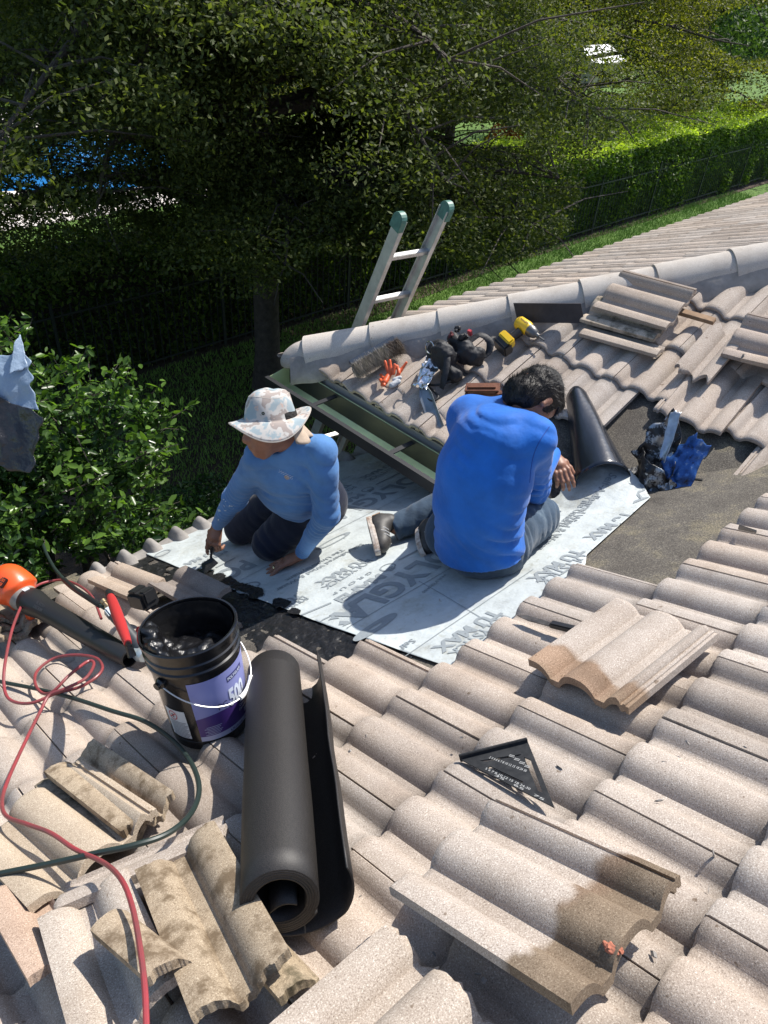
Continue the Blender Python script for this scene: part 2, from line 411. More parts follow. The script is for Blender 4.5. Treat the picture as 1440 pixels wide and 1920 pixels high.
# hip caps
hip = lambda k: V(2.40+k, 3.35-k, 0)
def hipz(k): return dB(2.40+k, 0)+.045
hd = unit(V(1, -1, math.sqrt(1)*math.tan(PH))); hs = unit(V(1, 1, 0)); hn = np.cross(hd, hs); hn = hn if hn[2] > 0 else -hn
step = .40/math.sqrt(2+math.tan(PH)**2)
def cap_mesh(c, r0, r1, L, th=.018, n=18):
    vs_ = []
    for (r, y) in ((r0, 0), (r0, .01), (r1, L)):
        for q in (0, th):
            for i in range(n+1):
                a = math.pi*(i/n)*1.06-.03*math.pi
                vs_.append(c+hd*y+hs*math.cos(a)*(r-q)*1.02+hn*(math.sin(a)*(r-q)*1.05-.012))
    N = n+1; f = []
    for j in range(2):
        for i in range(n):
            a = j*2*N+i; f += [(a, a+1, a+2*N+1, a+2*N)]; b_ = a+N; f += [(b_, b_+2*N, b_+2*N+1, b_+1)]
    for i in range(n): f.append((i, i+N, i+N+1, i+1)); a = 4*N+i; f.append((a, a+1, a+N+1, a+N))
    for j in range(2):
        f.append((j*2*N, j*2*N+2*N, j*2*N+3*N, j*2*N+N)); f.append((j*2*N+n, j*2*N+N+n, j*2*N+3*N+n, j*2*N+2*N+n))
    return vs_, f
for i in range(10):
    k = .18+i*step; c = hip(k); c[2] = hipz(k)
    vs_, f = cap_mesh(c, .118+random.uniform(-.002, .003), .104, .45)
    o = obj('ridge_cap', vs_, f, M_CAP, house, True); b = random.uniform(.93, 1.05); set_tint(o, [[b, b, b]]*len(vs_)); o.data.set_sharp_from_angle(angle=math.radians(40))
# rounded starter end of the hip, in mortar
c = hip(.20); c[2] = hipz(.20)
R3 = np.array([hd, hs, hn])
fv = body_sdf([('e', c-hn*.01, R3, (.20, .112, .105))], .02)
sv, sf = surfnet(lambda p: np.maximum(np.maximum(fv(p)+.006*vnoise(p, 14), (p-(c+hd*.02))@hd), -((p-c)@hn)-.03), c-.32, c+.32, .012)
obj('hip_starter', sv, sf, M_CAP, house, True); bpy.data.objects['hip_starter']
set_tint(bpy.data.objects['hip_starter'], [[.9,.9,.9]]*len(sv))
# mortar bed along the hip
for sgn in (-1, 1):
    vs_ = []; f = []; N = 120
    for i in range(N):
        k = .12+i*(step*10-.1)/N; c = hip(k); c[2] = hipz(k); wv = .012*math.sin(k*34)+.01*float(vnoise(V(k*9, 0, 0), 1))
        e = c+sgn*hs*(.165+wv); e[2] = (dB(e[0], e[1]) if sgn < 0 else hc(e[0], e[1]))+.045
        vs_ += [c+sgn*hs*.085+hn*.045, e, e-V(0,0,.05)]
    for i in range(N-1):
        for j in range(2): a = i*3+j; f.append((a, a+1, a+4, a+3) if sgn < 0 else (a, a+3, a+4, a+1))
    obj('mortar_bed', vs_, f, M_MORTAR, house, True)

# gutters
M_GREEN = mat('gutter_green', (.60,.70,.44), .5, var=.25, vscale=5, dirt=(.46,.54,.32)); M_BRONZE = mat('gutter_bronze', (.012,.013,.016), .5)
M_WALL = mat('stucco', (.55,.47,.37), .95, bump=.6, bscale=60, var=.12); M_SOFFIT = mat('soffit', (.30,.28,.25), .8)
gz = OB[2]-.0+(2.45-OB[0])*math.tan(PH)
gzl = 5-2.125
prof_g = [(2.515, gzl+.035), (2.515, gzl-.085), (2.44, gzl-.10), (2.385, gzl-.095), (2.365, gzl-.05), (2.345, gzl-.03), (2.345, gzl)]
def gutter(y0, y1):
    n = len(prof_g); vs_ = [V(x, y, z) for y in (y0, y1) for x, z in prof_g]+[V(x-.004, y, z-.004) for y in (y0, y1) for x, z in prof_g]
    f = [(i, i+1, n+i+1, n+i) for i in range(n-1)]; m = [0]*(n-1)
    f += [(2*n+i, 3*n+i, 3*n+i+1, 2*n+i+1) for i in range(n-1)]; m += [1]*(n-1)
    g = obj('gutter', vs_, f, [M_GREEN, M_BRONZE], house, False, m)
    for y in (y0, y1): e = MB(); e.prism([V(x, y-.001, z) for x, z in prof_g], V(0, .002, 0)); e.build('end_cap', M_GREEN, g)
    l = MB(); l.box(V(2.340, (y0+y1)/2, gzl+.004), V(.014,0,0), V(0,abs(y1-y0)/2,0), V(0,0,.008)); l.box(V(2.334, (y0+y1)/2, gzl-.028), V(.004,0,0), V(0,abs(y1-y0)/2,0), V(0,0,.026)); l.build('gutter_lip', M_BRONZE, g)
    for y in np.arange(y0-.42, y1, -.62):
        s_ = MB(); s_.box(V(2.43, y, gzl+.006), V(.09,0,0), V(0,.016,0), V(0,0,.003)); s_.build('gutter_strap', M_BRONZE, g)
gutter(3.26, 1.62)
# gutter of the lower eave, beyond the kneeling man
zA = 5-2.74
pg2 = [(2.93, zA+.03), (2.93, zA-.09), (3.0, zA-.10), (3.05, zA-.05), (3.07, zA)]
n = 5; vs_ = [V(x, y, z) for x in (1.97, 2.5) for y, z in pg2]
g = obj('gutter', vs_, [(i, i+1, n+i+1, n+i) for i in range(4)], M_GREEN, house)
e = MB(); e.prism([V(1.97, y, z) for y, z in pg2], V(-.003, 0, 0)); e.build('end_cap', M_GREEN, g)
# eave closure: wavy grey mortar noses
vs_ = []; f = []; N = 260
for i in range(N):
    X = .95+i*1.9/N; h = max(0, math.cos((X-1.02)/(W/2)*2*math.pi)); zt = dA(0, 2.96)+.035+.05*h**.7+.006*float(vnoise(V(X*14, 0, 0), 1))
    for (y, z) in ((2.835, dA(0, 2.84)-.01), (2.87, zt-.008), (2.90, zt), (2.955, zt-.01), (2.985, zt-.05), (2.985, dA(0, 2.96)-.03)): vs_.append((X, y+.008*h, z))
f = [(i*6+j, i*6+j+1, i*6+j+7, i*6+j+6) for i in range(N-1) for j in range(5)]
f = [q[::-1] for q in f]
obj('eave_closure', vs_, f, M_MORTAR, house, True)
mb = MB()
mb.box(V(2.56, 2.35, gzl-.03), V(.012,0,0), V(0,.85,0), V(0,0,.09)); mb.box(V(-1.6, 2.92, dA(0,2.92)-.09), V(4.6,0,0), V(0,.012,0), V(0,0,.08)); mb.box(V(7.8, 3.2, gzl-.02), V(5.2,0,0), V(0,.012,0), V(0,0,.09))
mb.build('fascia', M_SOFFIT, house)
mb = MB()
zB = gzl-.12
mb.box(V(7.9, .1, zB/2), V(5.1,0,0), V(0,2.6,0), V(0,0,zB/2)); mb.box(V(-1.6, -1.2, 1.0), V(4.5,0,0), V(0,3.6,0), V(0,0,1.0))
mb.build('wall', M_WALL, house)
mb = MB(); mb.box(V(7.8, 1.2, zB+.008), V(5.24,0,0), V(0,1.98,0), V(0,0,.008)); mb.box(V(-1.6, -1, 2.03), V(4.55,0,0), V(0,3.9,0), V(0,0,.008)); mb.build('soffit', M_SOFFIT, house)

# ================= ground =================
def ground(name, pts, z, m): return tag(obj(name, [(x, y, z) for x, y in pts], [tuple(range(len(pts)))], m), kind='structure')
M_GRASS = bpy.data.materials.new('lawn'); M_GRASS.use_nodes = True; t = M_GRASS.node_tree; b = t.nodes['Principled BSDF']; b.inputs['Roughness'].default_value = .9
pos = t.nodes.new('ShaderNodeNewGeometry').outputs['Position']
gn = noise_node(t, pos, 45, 4, .8); gb = noise_node(t, pos, 1.2, 4, .6)
gc = ramp_node(t, [(.3, (.035,.075,.012)), (.5, (.09,.18,.025)), (.7, (.17,.28,.05))], gn.outputs['Fac']).outputs[0]
gc = mixc(t, 'MULTIPLY', 1, gc, ramp_node(t, [(.3, (.75,.8,.7)), (.7, (1.15,1.1,1))], gb.outputs['Fac']).outputs[0]); t.links.new(gc, b.inputs['Base Color'])
bp = t.nodes.new('ShaderNodeBump'); bp.inputs['Strength'].default_value = 1; bp.inputs['Distance'].default_value = .03; t.links.new(gn.outputs['Fac'], bp.inputs['Height']); t.links.new(bp.outputs[0], b.inputs['Normal'])
M_SOIL = mat('soil', (.075,.052,.034), 1, bump=1, bscale=22, var=.6, vscale=9, bdist=.05)
ground('lawn', [(-150,-150), (250,-150), (250,250), (-150,250)], 0, M_GRASS)
def blob(cx, cy, rx, ry, n=40, s=0): return [(cx+rx*math.cos(a)*(1+.13*math.sin(3*a+s)+.08*math.sin(7*a)), cy+ry*math.sin(a)*(1+.1*math.sin(4*a+s))) for a in [2*math.pi*i/n for i in range(n)]]
ground('soil_bed', blob(2.2, 6.0, 4.6, 3.0), .004, M_SOIL)
ground('hedge_bed', [(-12, 8.3), (8.5, 8.35), (12, 8.6), (40, 8.6), (40, 10.2), (-12, 10.2)], .008, M_SOIL)
M_PATIO = mat('patio', (.62,.57,.52), .8, var=.1); M_WATER = mat('pool_water', (.03,.20,.50), .08, var=.3, vscale=3, bump=.25, bscale=5)
ground('patio', [(-6, 15.6), (12.8, 15.2), (15, 26), (-6, 27)], .012, M_PATIO)
ground('pool_water', blob(8.6, 19.6, 3.4, 2.6, s=1), .018, M_WATER)
def blades(name, n, area, hmin, hmax, m, wd=.006):
    x = RNG.uniform(area[0], area[1], n); y = RNG.uniform(area[2], area[3], n); h = RNG.uniform(hmin, hmax, n); a = RNG.uniform(0, 2*math.pi, n)
    d = np.stack([np.cos(a), np.sin(a), 0*a], 1)*wd; lean = RNG.normal(0, .35, (n, 2))
    p = np.stack([x, y, np.zeros(n)+.01], 1); tp = p+np.stack([lean[:, 0]*h, lean[:, 1]*h, h], 1)
    v = np.stack([p-d, p+d, tp], 1).reshape(-1, 3); f = np.arange(3*n).reshape(-1, 3)
    return obj(name, v, f, m)

# ================= foliage =================
def leaf_mat(name, a, b_, rough=.45, tl=.3):
    m = bpy.data.materials.new(name); m.use_nodes = True; t = m.node_tree; b = t.nodes['Principled BSDF']; b.inputs['Roughness'].default_value = rough; b.inputs['Specular IOR Level'].default_value = .25
    at = t.nodes.new('ShaderNodeAttribute'); at.attribute_name = 'tint'
    r = ramp_node(t, [(0, a), (1, b_)], at.outputs['Fac']); t.links.new(r.outputs[0], b.inputs['Base Color'])
    tr = t.nodes.new('ShaderNodeBsdfTranslucent'); cc = mixc(t, 'MULTIPLY', 1, r.outputs[0], (1.9, 2.1, .7)); t.links.new(cc, tr.inputs[0])
    mx = t.nodes.new('ShaderNodeMixShader'); mx.inputs[0].default_value = tl
    t.links.new(b.outputs[0], mx.inputs[1]); t.links.new(tr.outputs[0], mx.inputs[2]); t.links.new(mx.outputs[0], t.nodes['Material Output'].inputs[0]); return m
M_OAK = leaf_mat('oak_leaf', (.038,.055,.019), (.12,.14,.032), .6, .36)
M_HEDGE = leaf_mat('hedge_leaf', (.03,.065,.02), (.17,.24,.045), .5, .4)
M_SHRUB = leaf_mat('shrub_leaf', (.014,.036,.012), (.06,.125,.028), .25, .22)
M_FARL = leaf_mat('far_leaf', (.03,.06,.02), (.10,.16,.04), .6, .25)
M_BARK = mat('bark', (.075,.062,.052), .95, bump=1, bscale=30, var=.5, vscale=14, bdist=.02)
def leaves(P, size, m, name, parent=None, up=.5, kind='quad', rng=RNG, loc=None, tmul=None):
    """one mesh of leaf-shaped faces at points P"""
    n = len(P); nrm = rng.normal(size=(n, 3)); nrm[:, 2] += up*2; nrm /= np.linalg.norm(nrm, axis=1)[:, None]
    a = np.cross(nrm, rng.normal(size=(n, 3))); a /= np.linalg.norm(a, axis=1)[:, None]; b = np.cross(nrm, a)
    s = size*rng.uniform(.6, 1.3, n)[:, None]
    if kind == 'quad':
        v = np.stack([P-a*s*.5, P+b*s*.25, P+a*s*.5, P-b*s*.25], 1).reshape(-1, 3); f = np.arange(4*n).reshape(-1, 4); k = 4
    else:
        up_ = nrm*s
        q = [P-a*s*.55, P-a*s*.2+b*s*.22+up_*.05, P+a*s*.2+b*s*.24+up_*.05, P+a*s*.55-up_*.08, P+a*s*.2-b*s*.24+up_*.05, P-a*s*.2-b*s*.22+up_*.05, P-a*s*.15-up_*.04, P+a*s*.2-up_*.04]
        v = np.stack(q, 1).reshape(-1, 3); o = np.arange(n)[:, None]*8
        f = np.concatenate([o+np.array([0,6,1,1]), o+np.array([1,6,7,2]), o+np.array([2,7,3,3]), o+np.array([0,5,6,6]), o+np.array([5,4,7,6]), o+np.array([4,3,7,7])])
        tri = np.concatenate([o+np.array([0,6,1]), o+np.array([2,7,3]), o+np.array([0,5,6]), o+np.array([4,3,7])]); qd = np.concatenate([o+np.array([1,6,7,2]), o+np.array([5,4,7,6])])
        f = [tuple(x) for x in tri]+[tuple(x) for x in qd]; k = 8
    o = obj(name, v, f, m, parent, kind != 'quad', loc=loc)
    tt = np.clip(rng.random(n)**1.3*(1 if tmul is None else tmul), 0, 1); tt = np.repeat(tt, k); set_tint(o, np.stack([tt, tt, tt], 1)); return o
def pxof(P):
    q = (P-Z5)@RC.T; z = np.maximum(q[:, 2], .01); return 720+FPX*q[:, 0]/z, 960+FPX*q[:, 1]/z
# --- the big oak ---
tb = V(5.35, 7.42, 0)
oak = thing('oak_tree', tb, 'large dark oak with a straight trunk and spreading small-leaved crown, behind the kneeling man', 'tree')
tr_pts = spline([tb, tb+V(.03,.02,1.6), tb+V(.02,.0,3.2), tb+V(-.05,.1,5.0), tb+V(-.1,.1,7.0), tb+V(-.1,.2,9)], 6)
mb = MB(); mb.tube(tr_pts, list(np.interp(np.linspace(0, 1, len(tr_pts)), [0, .06, .3, 1], [.23, .165, .15, .06])), 14); mb.build('trunk', M_BARK, oak, True)
sprays = []; rg = np.random.default_rng(21)
limbs = MB()
gaps = [(205,305,135,58,.72), (40,345,60,22,.85), (890,252,75,26,.95), (960,262,30,16,1), (375,152,40,24,.7), (548,178,45,42,.85), (1092,155,55,28,.8), (560,372,30,14,.7), (310,380,60,22,.5), (90,95,40,12,.5), (200,140,30,12,.5), (1420,90,110,75,.97), (800,380,70,20,.15), (455,290,40,30,.4)]
bx = [0, 120, 250, 330, 420, 500, 600, 700, 800, 900, 960, 1000, 1040, 1075, 1100, 1130, 1180, 1300, 1380, 1440]
by = [560, 600, 640, 600, 560, 560, 470, 480, 480, 500, 500, 480, 460, 425, 330, 270, 250, 235, 225, 220]
def allow(P, strict=True, rng=rg):
    x, y = pxof(P); lim = np.interp(x, bx, by)+14*vnoise(P, 3.0, 3); ok = y < lim
    for gx, gy, rx, ry, pr in gaps:
        d = ((x-gx)/rx)**2+((y-gy)/ry)**2; ok &= ~((d < 1+.5*vnoise(P, 5.0, 1)) & (rng.random(len(P)) < pr))
    return ok
for i in range(62):
    z0 = rg.uniform(1.6, 8.2); az = rg.uniform(0, 2*math.pi); st = tb+V(0, 0, z0)
    Lr = rg.uniform(3.2, 6.2)*(1.0 if z0 > 3 else .75); d = V(math.cos(az), math.sin(az), 0)
    # keep limbs off the camera side close to the roof
    if d@unit(V(-.6,-.8,0)) > .55: Lr *= .62
    pts = spline([st, st+d*Lr*.35+V(0,0,.35), st+d*Lr*.7+V(0,0,.35)+rg.normal(0,.2,3), st+d*Lr+V(0,0,-.15)+rg.normal(0,.3,3)], 5)
    x, y = pxof(np.array(pts)); cut = [q for q in range(len(pts)) if (y[q] > np.interp(x[q], bx, by)-20 or pts[q][1] < 4.3) and q > 1]
    if cut and z0 > 0: pts = pts[:max(3, cut[0])]
    limbs.tube(pts, list(np.linspace(.075, .012, len(pts))), 7)
    for q in range(3, len(pts)):
        for _ in range(3):
            o_ = rg.normal(0, 1, 3)*V(.75, .75, .28)*(.4+.6*q/len(pts)); e_ = pts[q]+o_
            sprays.append(e_)
            m_ = pts[q]+o_*.5+V(0,0,.08); limbs.tube([pts[q], m_, e_], [.012, .008, .004], 4, cap=False)
limbs.build('branches', M_BARK, oak, True)
sprays = np.array(sprays)
L_ = []
for c in sprays:
    n = 640; r = rg.uniform(.45, .85); th = rg.uniform(0, 2*math.pi, n); rr = r*np.sqrt(rg.random(n)); tz = rg.normal(0, .09, n)-.12*(rr/r)**2
    L_.append(np.stack([c[0]+rr*np.cos(th), c[1]+rr*np.sin(th), c[2]+tz], 1))
L_ = np.concatenate(L_)
L_ = L_[(vnoise(L_, 2.2, 5) > -.36) & (L_[:, 1] > 4.1) & allow(L_)]
x, y = pxof(L_); L_ = L_[(x > -500) & (x < 1900) & (y > -900)]
leaves(L_, .048, M_OAK, 'crown', oak, up=.6)
def leafy_tree(name, base, h, r, nl, size, m, label, zlo, limf=None, seed=1, trunk=.14, flat=.3):
    rg = np.random.default_rng(seed); s = thing(name, base, label, 'tree'); mb = MB(); mb.tube(spline([base, base+V(.1,0,h*.3), base+V(0,.15,h*.65), base+V(0,0,h)], 5), list(np.linspace(trunk, .04, 16)), 9); mb.build('trunk', M_BARK, s, True)
    br = MB(); ctr = []
    for i in range(30):
        z0 = rg.uniform(zlo, h); az = rg.uniform(0, 2*math.pi); L_ = r*rg.uniform(.55, 1.05)*(1-.3*(z0/h)**3); d = V(math.cos(az), math.sin(az), 0); st = base+V(0,0,z0)
        pts = spline([st, st+d*L_*.4+V(0,0,.25), st+d*L_*.75+V(0,0,.25)+rg.normal(0,.2,3), st+d*L_+V(0,0,.0)+rg.normal(0,.3,3)], 4); br.tube(pts, list(np.linspace(.05, .01, len(pts))), 6)
        for q in pts[3:]:
            for _ in range(3): ctr.append(q+rg.normal(0, 1, 3)*V(.6,.6,flat))
    br.build('branches', M_BARK, s, True); ctr = np.array(ctr); k = rg.integers(0, len(ctr), nl); rr = .62*np.sqrt(rg.random(nl)); th = rg.uniform(0, 2*math.pi, nl)
    P = ctr[k]+np.stack([rr*np.cos(th), rr*np.sin(th), rg.normal(0, .10, nl)-.1*rr], 1); P = P[vnoise(P, 1.8, seed) > -.4]
    if limf is not None: P = P[limf(P)]
    leaves(P, size, m, 'crown', s, up=.6, rng=rg)
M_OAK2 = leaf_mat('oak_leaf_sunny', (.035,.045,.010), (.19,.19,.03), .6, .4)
def lim2(P):
    x, y = pxof(P); ok = y < np.interp(x, [900, 1000, 1100, 1200, 1440, 1700], [300, 300, 300, 246, 228, 220])+12*vnoise(P, 1.5, 4)
    for gx, gy, rx, ry in ((890,252,80,34), (965,262,34,20), (1092,150,30,14), (1150,170,30,6), (1405,62,80,55), (940,115,40,20)): ok &= ~((((x-gx)/rx)**2+((y-gy)/ry)**2) < 1+.5*vnoise(P, 2.5, 6))
    return ok
leafy_tree('oak_tree', V(13.0,11.4,0), 6.0, 3.4, 100000, .062, M_OAK2, 'smaller oak with yellow-green leaves just behind the hedge, nearest the big dark oak', 1.0, lim2, 5)
leafy_tree('oak_tree', V(18.2,11.9,0), 6.0, 3.9, 120000, .072, M_OAK2, 'middle one of the small sunlit oaks rising behind the hedge', 1.0, lim2, 15)
leafy_tree('oak_tree', V(25.5,13.0,0), 7.0, 5.2, 130000, .095, M_OAK2, 'rightmost of the small sunlit oaks rising behind the hedge', .8, lim2, 25)
leafy_tree('oak_tree', V(1.5,11.6,0), 7.5, 4.0, 36000, .075, M_OAK, 'shaded oak beyond the hedge at the upper left, near the pool', 2.6, lambda P: allow(P), 8)
# --- clipped hedge behind the iron fence ---
def hedge(name, x0, x1, y0, y1, h, n, size, label, top=None):
    hg = thing(name, ((x0+x1)/2, (y0+y1)/2, 0), label, 'hedge')
    k = int(n*.55); P1 = np.stack([RNG.uniform(x0, x1, k), y0-.20+np.abs(RNG.normal(0, .13, k)), RNG.uniform(.05, h, k)], 1)
    k2 = n-k; P2 = np.stack([RNG.uniform(x0, x1, k2), RNG.uniform(y0, y1, k2), h-np.abs(RNG.normal(0, .07, k2))], 1)
    P = np.concatenate([P1, P2]); P[:, 1] += .10*vnoise(P, 1.6, 2); P[:, 2] += .12*vnoise(P, 1.3, 9)*(P[:, 2] > h*.7)
    leaves(P, size, M_HEDGE, 'foliage', hg, up=.5)
    if top: k3 = int(n*.2); P3 = np.stack([RNG.uniform(max(x0, 12), x1, k3), RNG.uniform(y0-.2, y1, k3), h+.02+np.abs(RNG.normal(0, .05, k3))], 1); P3[:, 2] += .12*vnoise(P3, 1.3, 9); leaves(P3, size, top, 'sunlit_top_leaves', hg, up=.8)  # extra top leaves with the sunlight put into their brighter yellow-green colour
    core = MB(); core.box(V((x0+x1)/2, (y0+y1)/2+.12, h/2-.08), V((x1-x0)/2,0,0), V(0,(y1-y0)/2-.14,0), V(0,0,h/2-.1)); core.build('twig_core', M_BARK, hg)
hedge('hedge', 9.2, 34, 9.0, 10.4, 1.66, 130000, .085, 'long clipped green hedge with a sunlit top, behind the iron fence at the right', top=leaf_mat('hedge_leaf_sunlit', (.18,.26,.03), (.44,.52,.08), .5, .45))
hedge('hedge', -8, 9.2, 9.05, 10.3, 1.55, 60000, .08, 'dark shaded stretch of hedge beyond the oak trunk, at the left')
# --- iron picket fence ---
M_IRON = mat('iron', (.022,.03,.024), .6)
fence = thing('iron_fence', (10, 8.8, 0), 'low black iron picket fence along the hedge and the lawn', 'fence')
mb = MB()
for z in (.12, 1.06): mb.box(V(9, 8.8, z), V(19,0,0), V(0,.008,0), V(0,0,.012))
mb.build('rail', M_IRON, fence)
mb = MB()
for x in np.arange(-9.9, 28, .115): mb.box(V(x, 8.8, .62), V(.0055,0,0), V(0,.0055,0), V(0,0,.56))
tag(mb.build('pickets', M_IRON, fence), kind='stuff')
for x in np.arange(-8.8, 28, 2.4):
    mb = MB(); mb.box(V(x, 8.8, .64), V(.016,0,0), V(0,.016,0), V(0,0,.60)); mb.build('post', M_IRON, fence)
# grass
M_BLADE = mat('grass_blade', (.19,.34,.05), .7, var=.4, vscale=30)
tag(blades('grass', 110000, (2.8, 22, 4.0, 8.75), .03, .075, M_BLADE, .007), 'short green turf growing between the house and the hedge', 'grass', kind='stuff')
# --- leafy shrub beyond the eave, on the left ---
def shrub(name, lobes, n, size, label, m=M_SHRUB, cat='shrub', loc=None, lim=None, kind='leaf'):
    lb = np.array(lobes); base = V(lb[:, 0].mean(), lb[:, 1].mean(), 0) if loc is None else loc
    s = thing(name, base, label, cat)
    pr = lb[:, 3]**2; k = RNG.choice(len(lb), n, p=pr/pr.sum()); d = RNG.normal(size=(n, 3)); d /= np.linalg.norm(d, axis=1)[:, None]
    rr = lb[k, 3]*(1-np.abs(RNG.normal(0, .16, n))); P = lb[k, :3]+d*rr[:, None]; P += .16*np.stack([vnoise(P, 3, 1), vnoise(P, 3, 2), vnoise(P, 3, 4)], 1)
    P = P[(P[:, 2] > .05)]; 
    if lim is not None: P = P[lim(P)]
    leaves(P, size, m, 'foliage', s, up=.45, kind=kind)
    st = MB()
    for q in lb: 
        e = V(*q[:3]); st.tube(spline([base+V(0,0,0), base*.4+e*.6-V(0,0,.3), e, e+V(0,0,q[3]*.6)], 4), [.03]*5+[.02]*4+[.012]*4, 5, cap=False)
    st.build('stems', M_BARK, s, True); return s
def sprigs(parent, lobes, n, size, m, seed, lim=None):
    rg = np.random.default_rng(seed); lb = np.array(lobes); P = []; st = MB()
    for i in range(n):
        q = lb[rg.integers(len(lb))]; d = rg.normal(size=3); d[2] = abs(d[2])*.9; d = unit(d+V(0,-.35,.1)); a = q[:3]+d*q[3]*rg.uniform(.75, 1.0); L_ = rg.uniform(.12, .38); e = a+unit(d+rg.normal(0,.3,3)+V(0,0,.25))*L_
        if lim is not None and not lim(np.array([e]))[0]: continue
        st.tube([a, (a+e)/2+rg.normal(0,.01,3), e], [.004,.003,.002], 4, cap=False); k = int(L_*70)
        for j in range(k): P.append(a+(e-a)*(.15+.9*j/k)+rg.normal(0, .022, 3))
    tag(st.build('twigs', M_BARK, parent, True), kind='stuff'); leaves(np.array(P), size, m, 'sprig_leaves', parent, up=.7, kind='leaf', rng=rg)
def lim_sh(P):
    x, y = pxof(P); return ~((y > 1035) & (x > 90)) & (P[:, 1] > 3.03)
lobes = [(.35,3.9,2.6,.70), (.9,4.1,2.8,.45), (1.2,3.85,2.7,.36), (1.45,3.75,2.5,.34), (1.25,3.6,2.1,.45), (.7,3.7,2.2,.6), (.2,3.7,2.1,.7), (-.3,3.9,2.4,.75), (.55,4.5,3.1,.42), (1.45,4.0,2.0,.4), (.9,3.6,1.6,.55), (.6,5.2,3.5,.5), (1.35,3.7,1.55,.38), (.15,4.3,3.25,.4)]
bs_ = shrub('broadleaf_shrub', lobes, 25000, .052, 'glossy broad-leaved green shrub crowding the eave at the left, a tarp hangs in it', lim=lambda P: lim_sh(P) & (vnoise(P, 4.5, 6) > -.25))
sprigs(bs_, lobes, 460, .055, leaf_mat('young_leaf', (.025,.055,.014), (.12,.22,.035), .3, .3), 4, lim_sh)
lobes = [(2.1,4.4,.7,.6), (1.4,4.3,.8,.7), (2.6,4.9,.45,.5), (.6,4.2,.9,.8), (3.0,5.4,.3,.35)]
shrub('ground_shrub', lobes, 16000, .05, 'low dark shrub on the ground below the eave, under the tall glossy one', lim=lim_sh)
# --- things far beyond the hedge ---
def tree(name, x, y, h, r, n, size, label, m=M_FARL, group=None):
    s = thing(name, (x, y, 0), label, 'tree', group); mb = MB()
    mb.tube(spline([V(x,y,0), V(x+.1,y,h*.3), V(x,y+.1,h*.6), V(x,y,h*.85)], 4), list(np.linspace(.16, .05, 13)), 8); mb.build('trunk', M_BARK, s, True)
    k = 26; lb = np.stack([x+RNG.normal(0, r*.5, k), y+RNG.normal(0, r*.5, k), h*.62+RNG.normal(0, h*.2, k), RNG.uniform(r*.3, r*.55, k)], 1)
    kk = RNG.integers(0, k, n); d = RNG.normal(size=(n, 3)); d /= np.linalg.norm(d, axis=1)[:, None]
    P = lb[kk, :3]+d*(lb[kk, 3]*(1-np.abs(RNG.normal(0, .2, n))))[:, None]; P = P[P[:, 2] > .15]
    leaves(P, size, m, 'crown', s, up=.4)
far = [(16, 30, 7, 4, 'tall bushy tree beyond the pool, left of the oak trunk'), (6, 32, 7, 4, 'bushy tree beyond the pool at the far left'), (26, 33, 8, 4.5, 'tall tree beyond the far lawn, right of the oak trunk'), (37, 32, 9, 5, 'broad dark tree far behind the white roof'), (50, 36, 10, 6, 'dark blue-green tree in the far top right'), (48, 24, 8, 4.5, 'dense tree in the top right corner beyond the hedge'), (60, 28, 9, 6, 'farthest tree at the right edge'), (34, 17, 6, 3, 'round green tree behind the sunlit hedge'), (75, 48, 12, 8, 'farthest broad tree at the top of the picture'), (-4, 30, 7, 4.5, 'bushy tree at the far left edge beyond the pool')]
for x, y, h, r, lb in far: tree('background_tree', x, y, h, r, 9000, .22, lb, group='trees beyond the hedge')
def lim_r(P):
    x, y = pxof(P); ok = np.ones(len(P), bool)
    for gx, gy, rx, ry in ((890,252,80,34), (1092,150,34,18)): ok &= ~((((x-gx)/rx)**2+((y-gy)/ry)**2) < 1)
    return ok
for (x0, x1, y0, lb) in ((13, 36, 24.5, 'tall dark row of shrubs beyond the far lawn'), (36, 70, 24.0, 'tall dark row of shrubs at the far right behind the oaks'), (-16, 13, 29.5, 'tall dark row of shrubs beyond the pool at the far left')):
    hg = thing('tall_hedge', ((x0+x1)/2, y0, 0), lb, 'hedge'); n = 42000; P = np.stack([RNG.uniform(x0, x1, n), y0+np.abs(RNG.normal(0, .6, n)), RNG.uniform(.1, 6.5, n)], 1); P[:, 1] += 1.2*vnoise(P, .45, 2); P = P[P[:, 2] < 5.2+1.5*vnoise(P*V(1,0,0), .4, 3)]; P = P[lim_r(P)]; leaves(P, .30, M_FARL, 'foliage', hg, up=.4)
    co_ = MB(); co_.box(V((x0+x1)/2, y0+1.8, 2), V((x1-x0)/2,0,0), V(0,.5,0), V(0,0,2)); co_.build('twig_core', M_BARK, hg)
M_AUT = leaf_mat('autumn_leaf', (.25,.07,.02), (.55,.22,.05), .6, .3)
shrub('orange_shrub', [(20.2,15.2,.5,.5), (20.6,15.4,.8,.45), (19.8,15.3,.3,.35)], 1500, .12, 'small orange shrub on the far lawn beyond the hedge', M_AUT, kind='quad')
shrub('flowering_shrub', [(20.5,26,1.0,.9), (21.5,26.4,.8,.8), (23,27,1.2,1.1)], 5000, .16, 'light green shrub beyond the lawn, seen through the crown', M_FARL, kind='quad')
M_WHITE = mat('white_paint', (.75,.76,.78), .5)
nb = thing('neighbour_house', (34, 22, 0), 'neighbouring house with a pale roof, glimpsed through the crown at the top right', 'house')
mb = MB(); mb.box(V(34.5,22,.5), V(1.1,0,0), V(0,.9,0), V(0,0,.5)); mb.build('wall', M_WALL, nb)
mb = MB(); mb.prism([V(33.2,20.9,1.0), V(33.2,23.1,1.0), V(33.2,22,1.55)], V(2.6,0,0)); mb.build('roof', M_WHITE, nb)
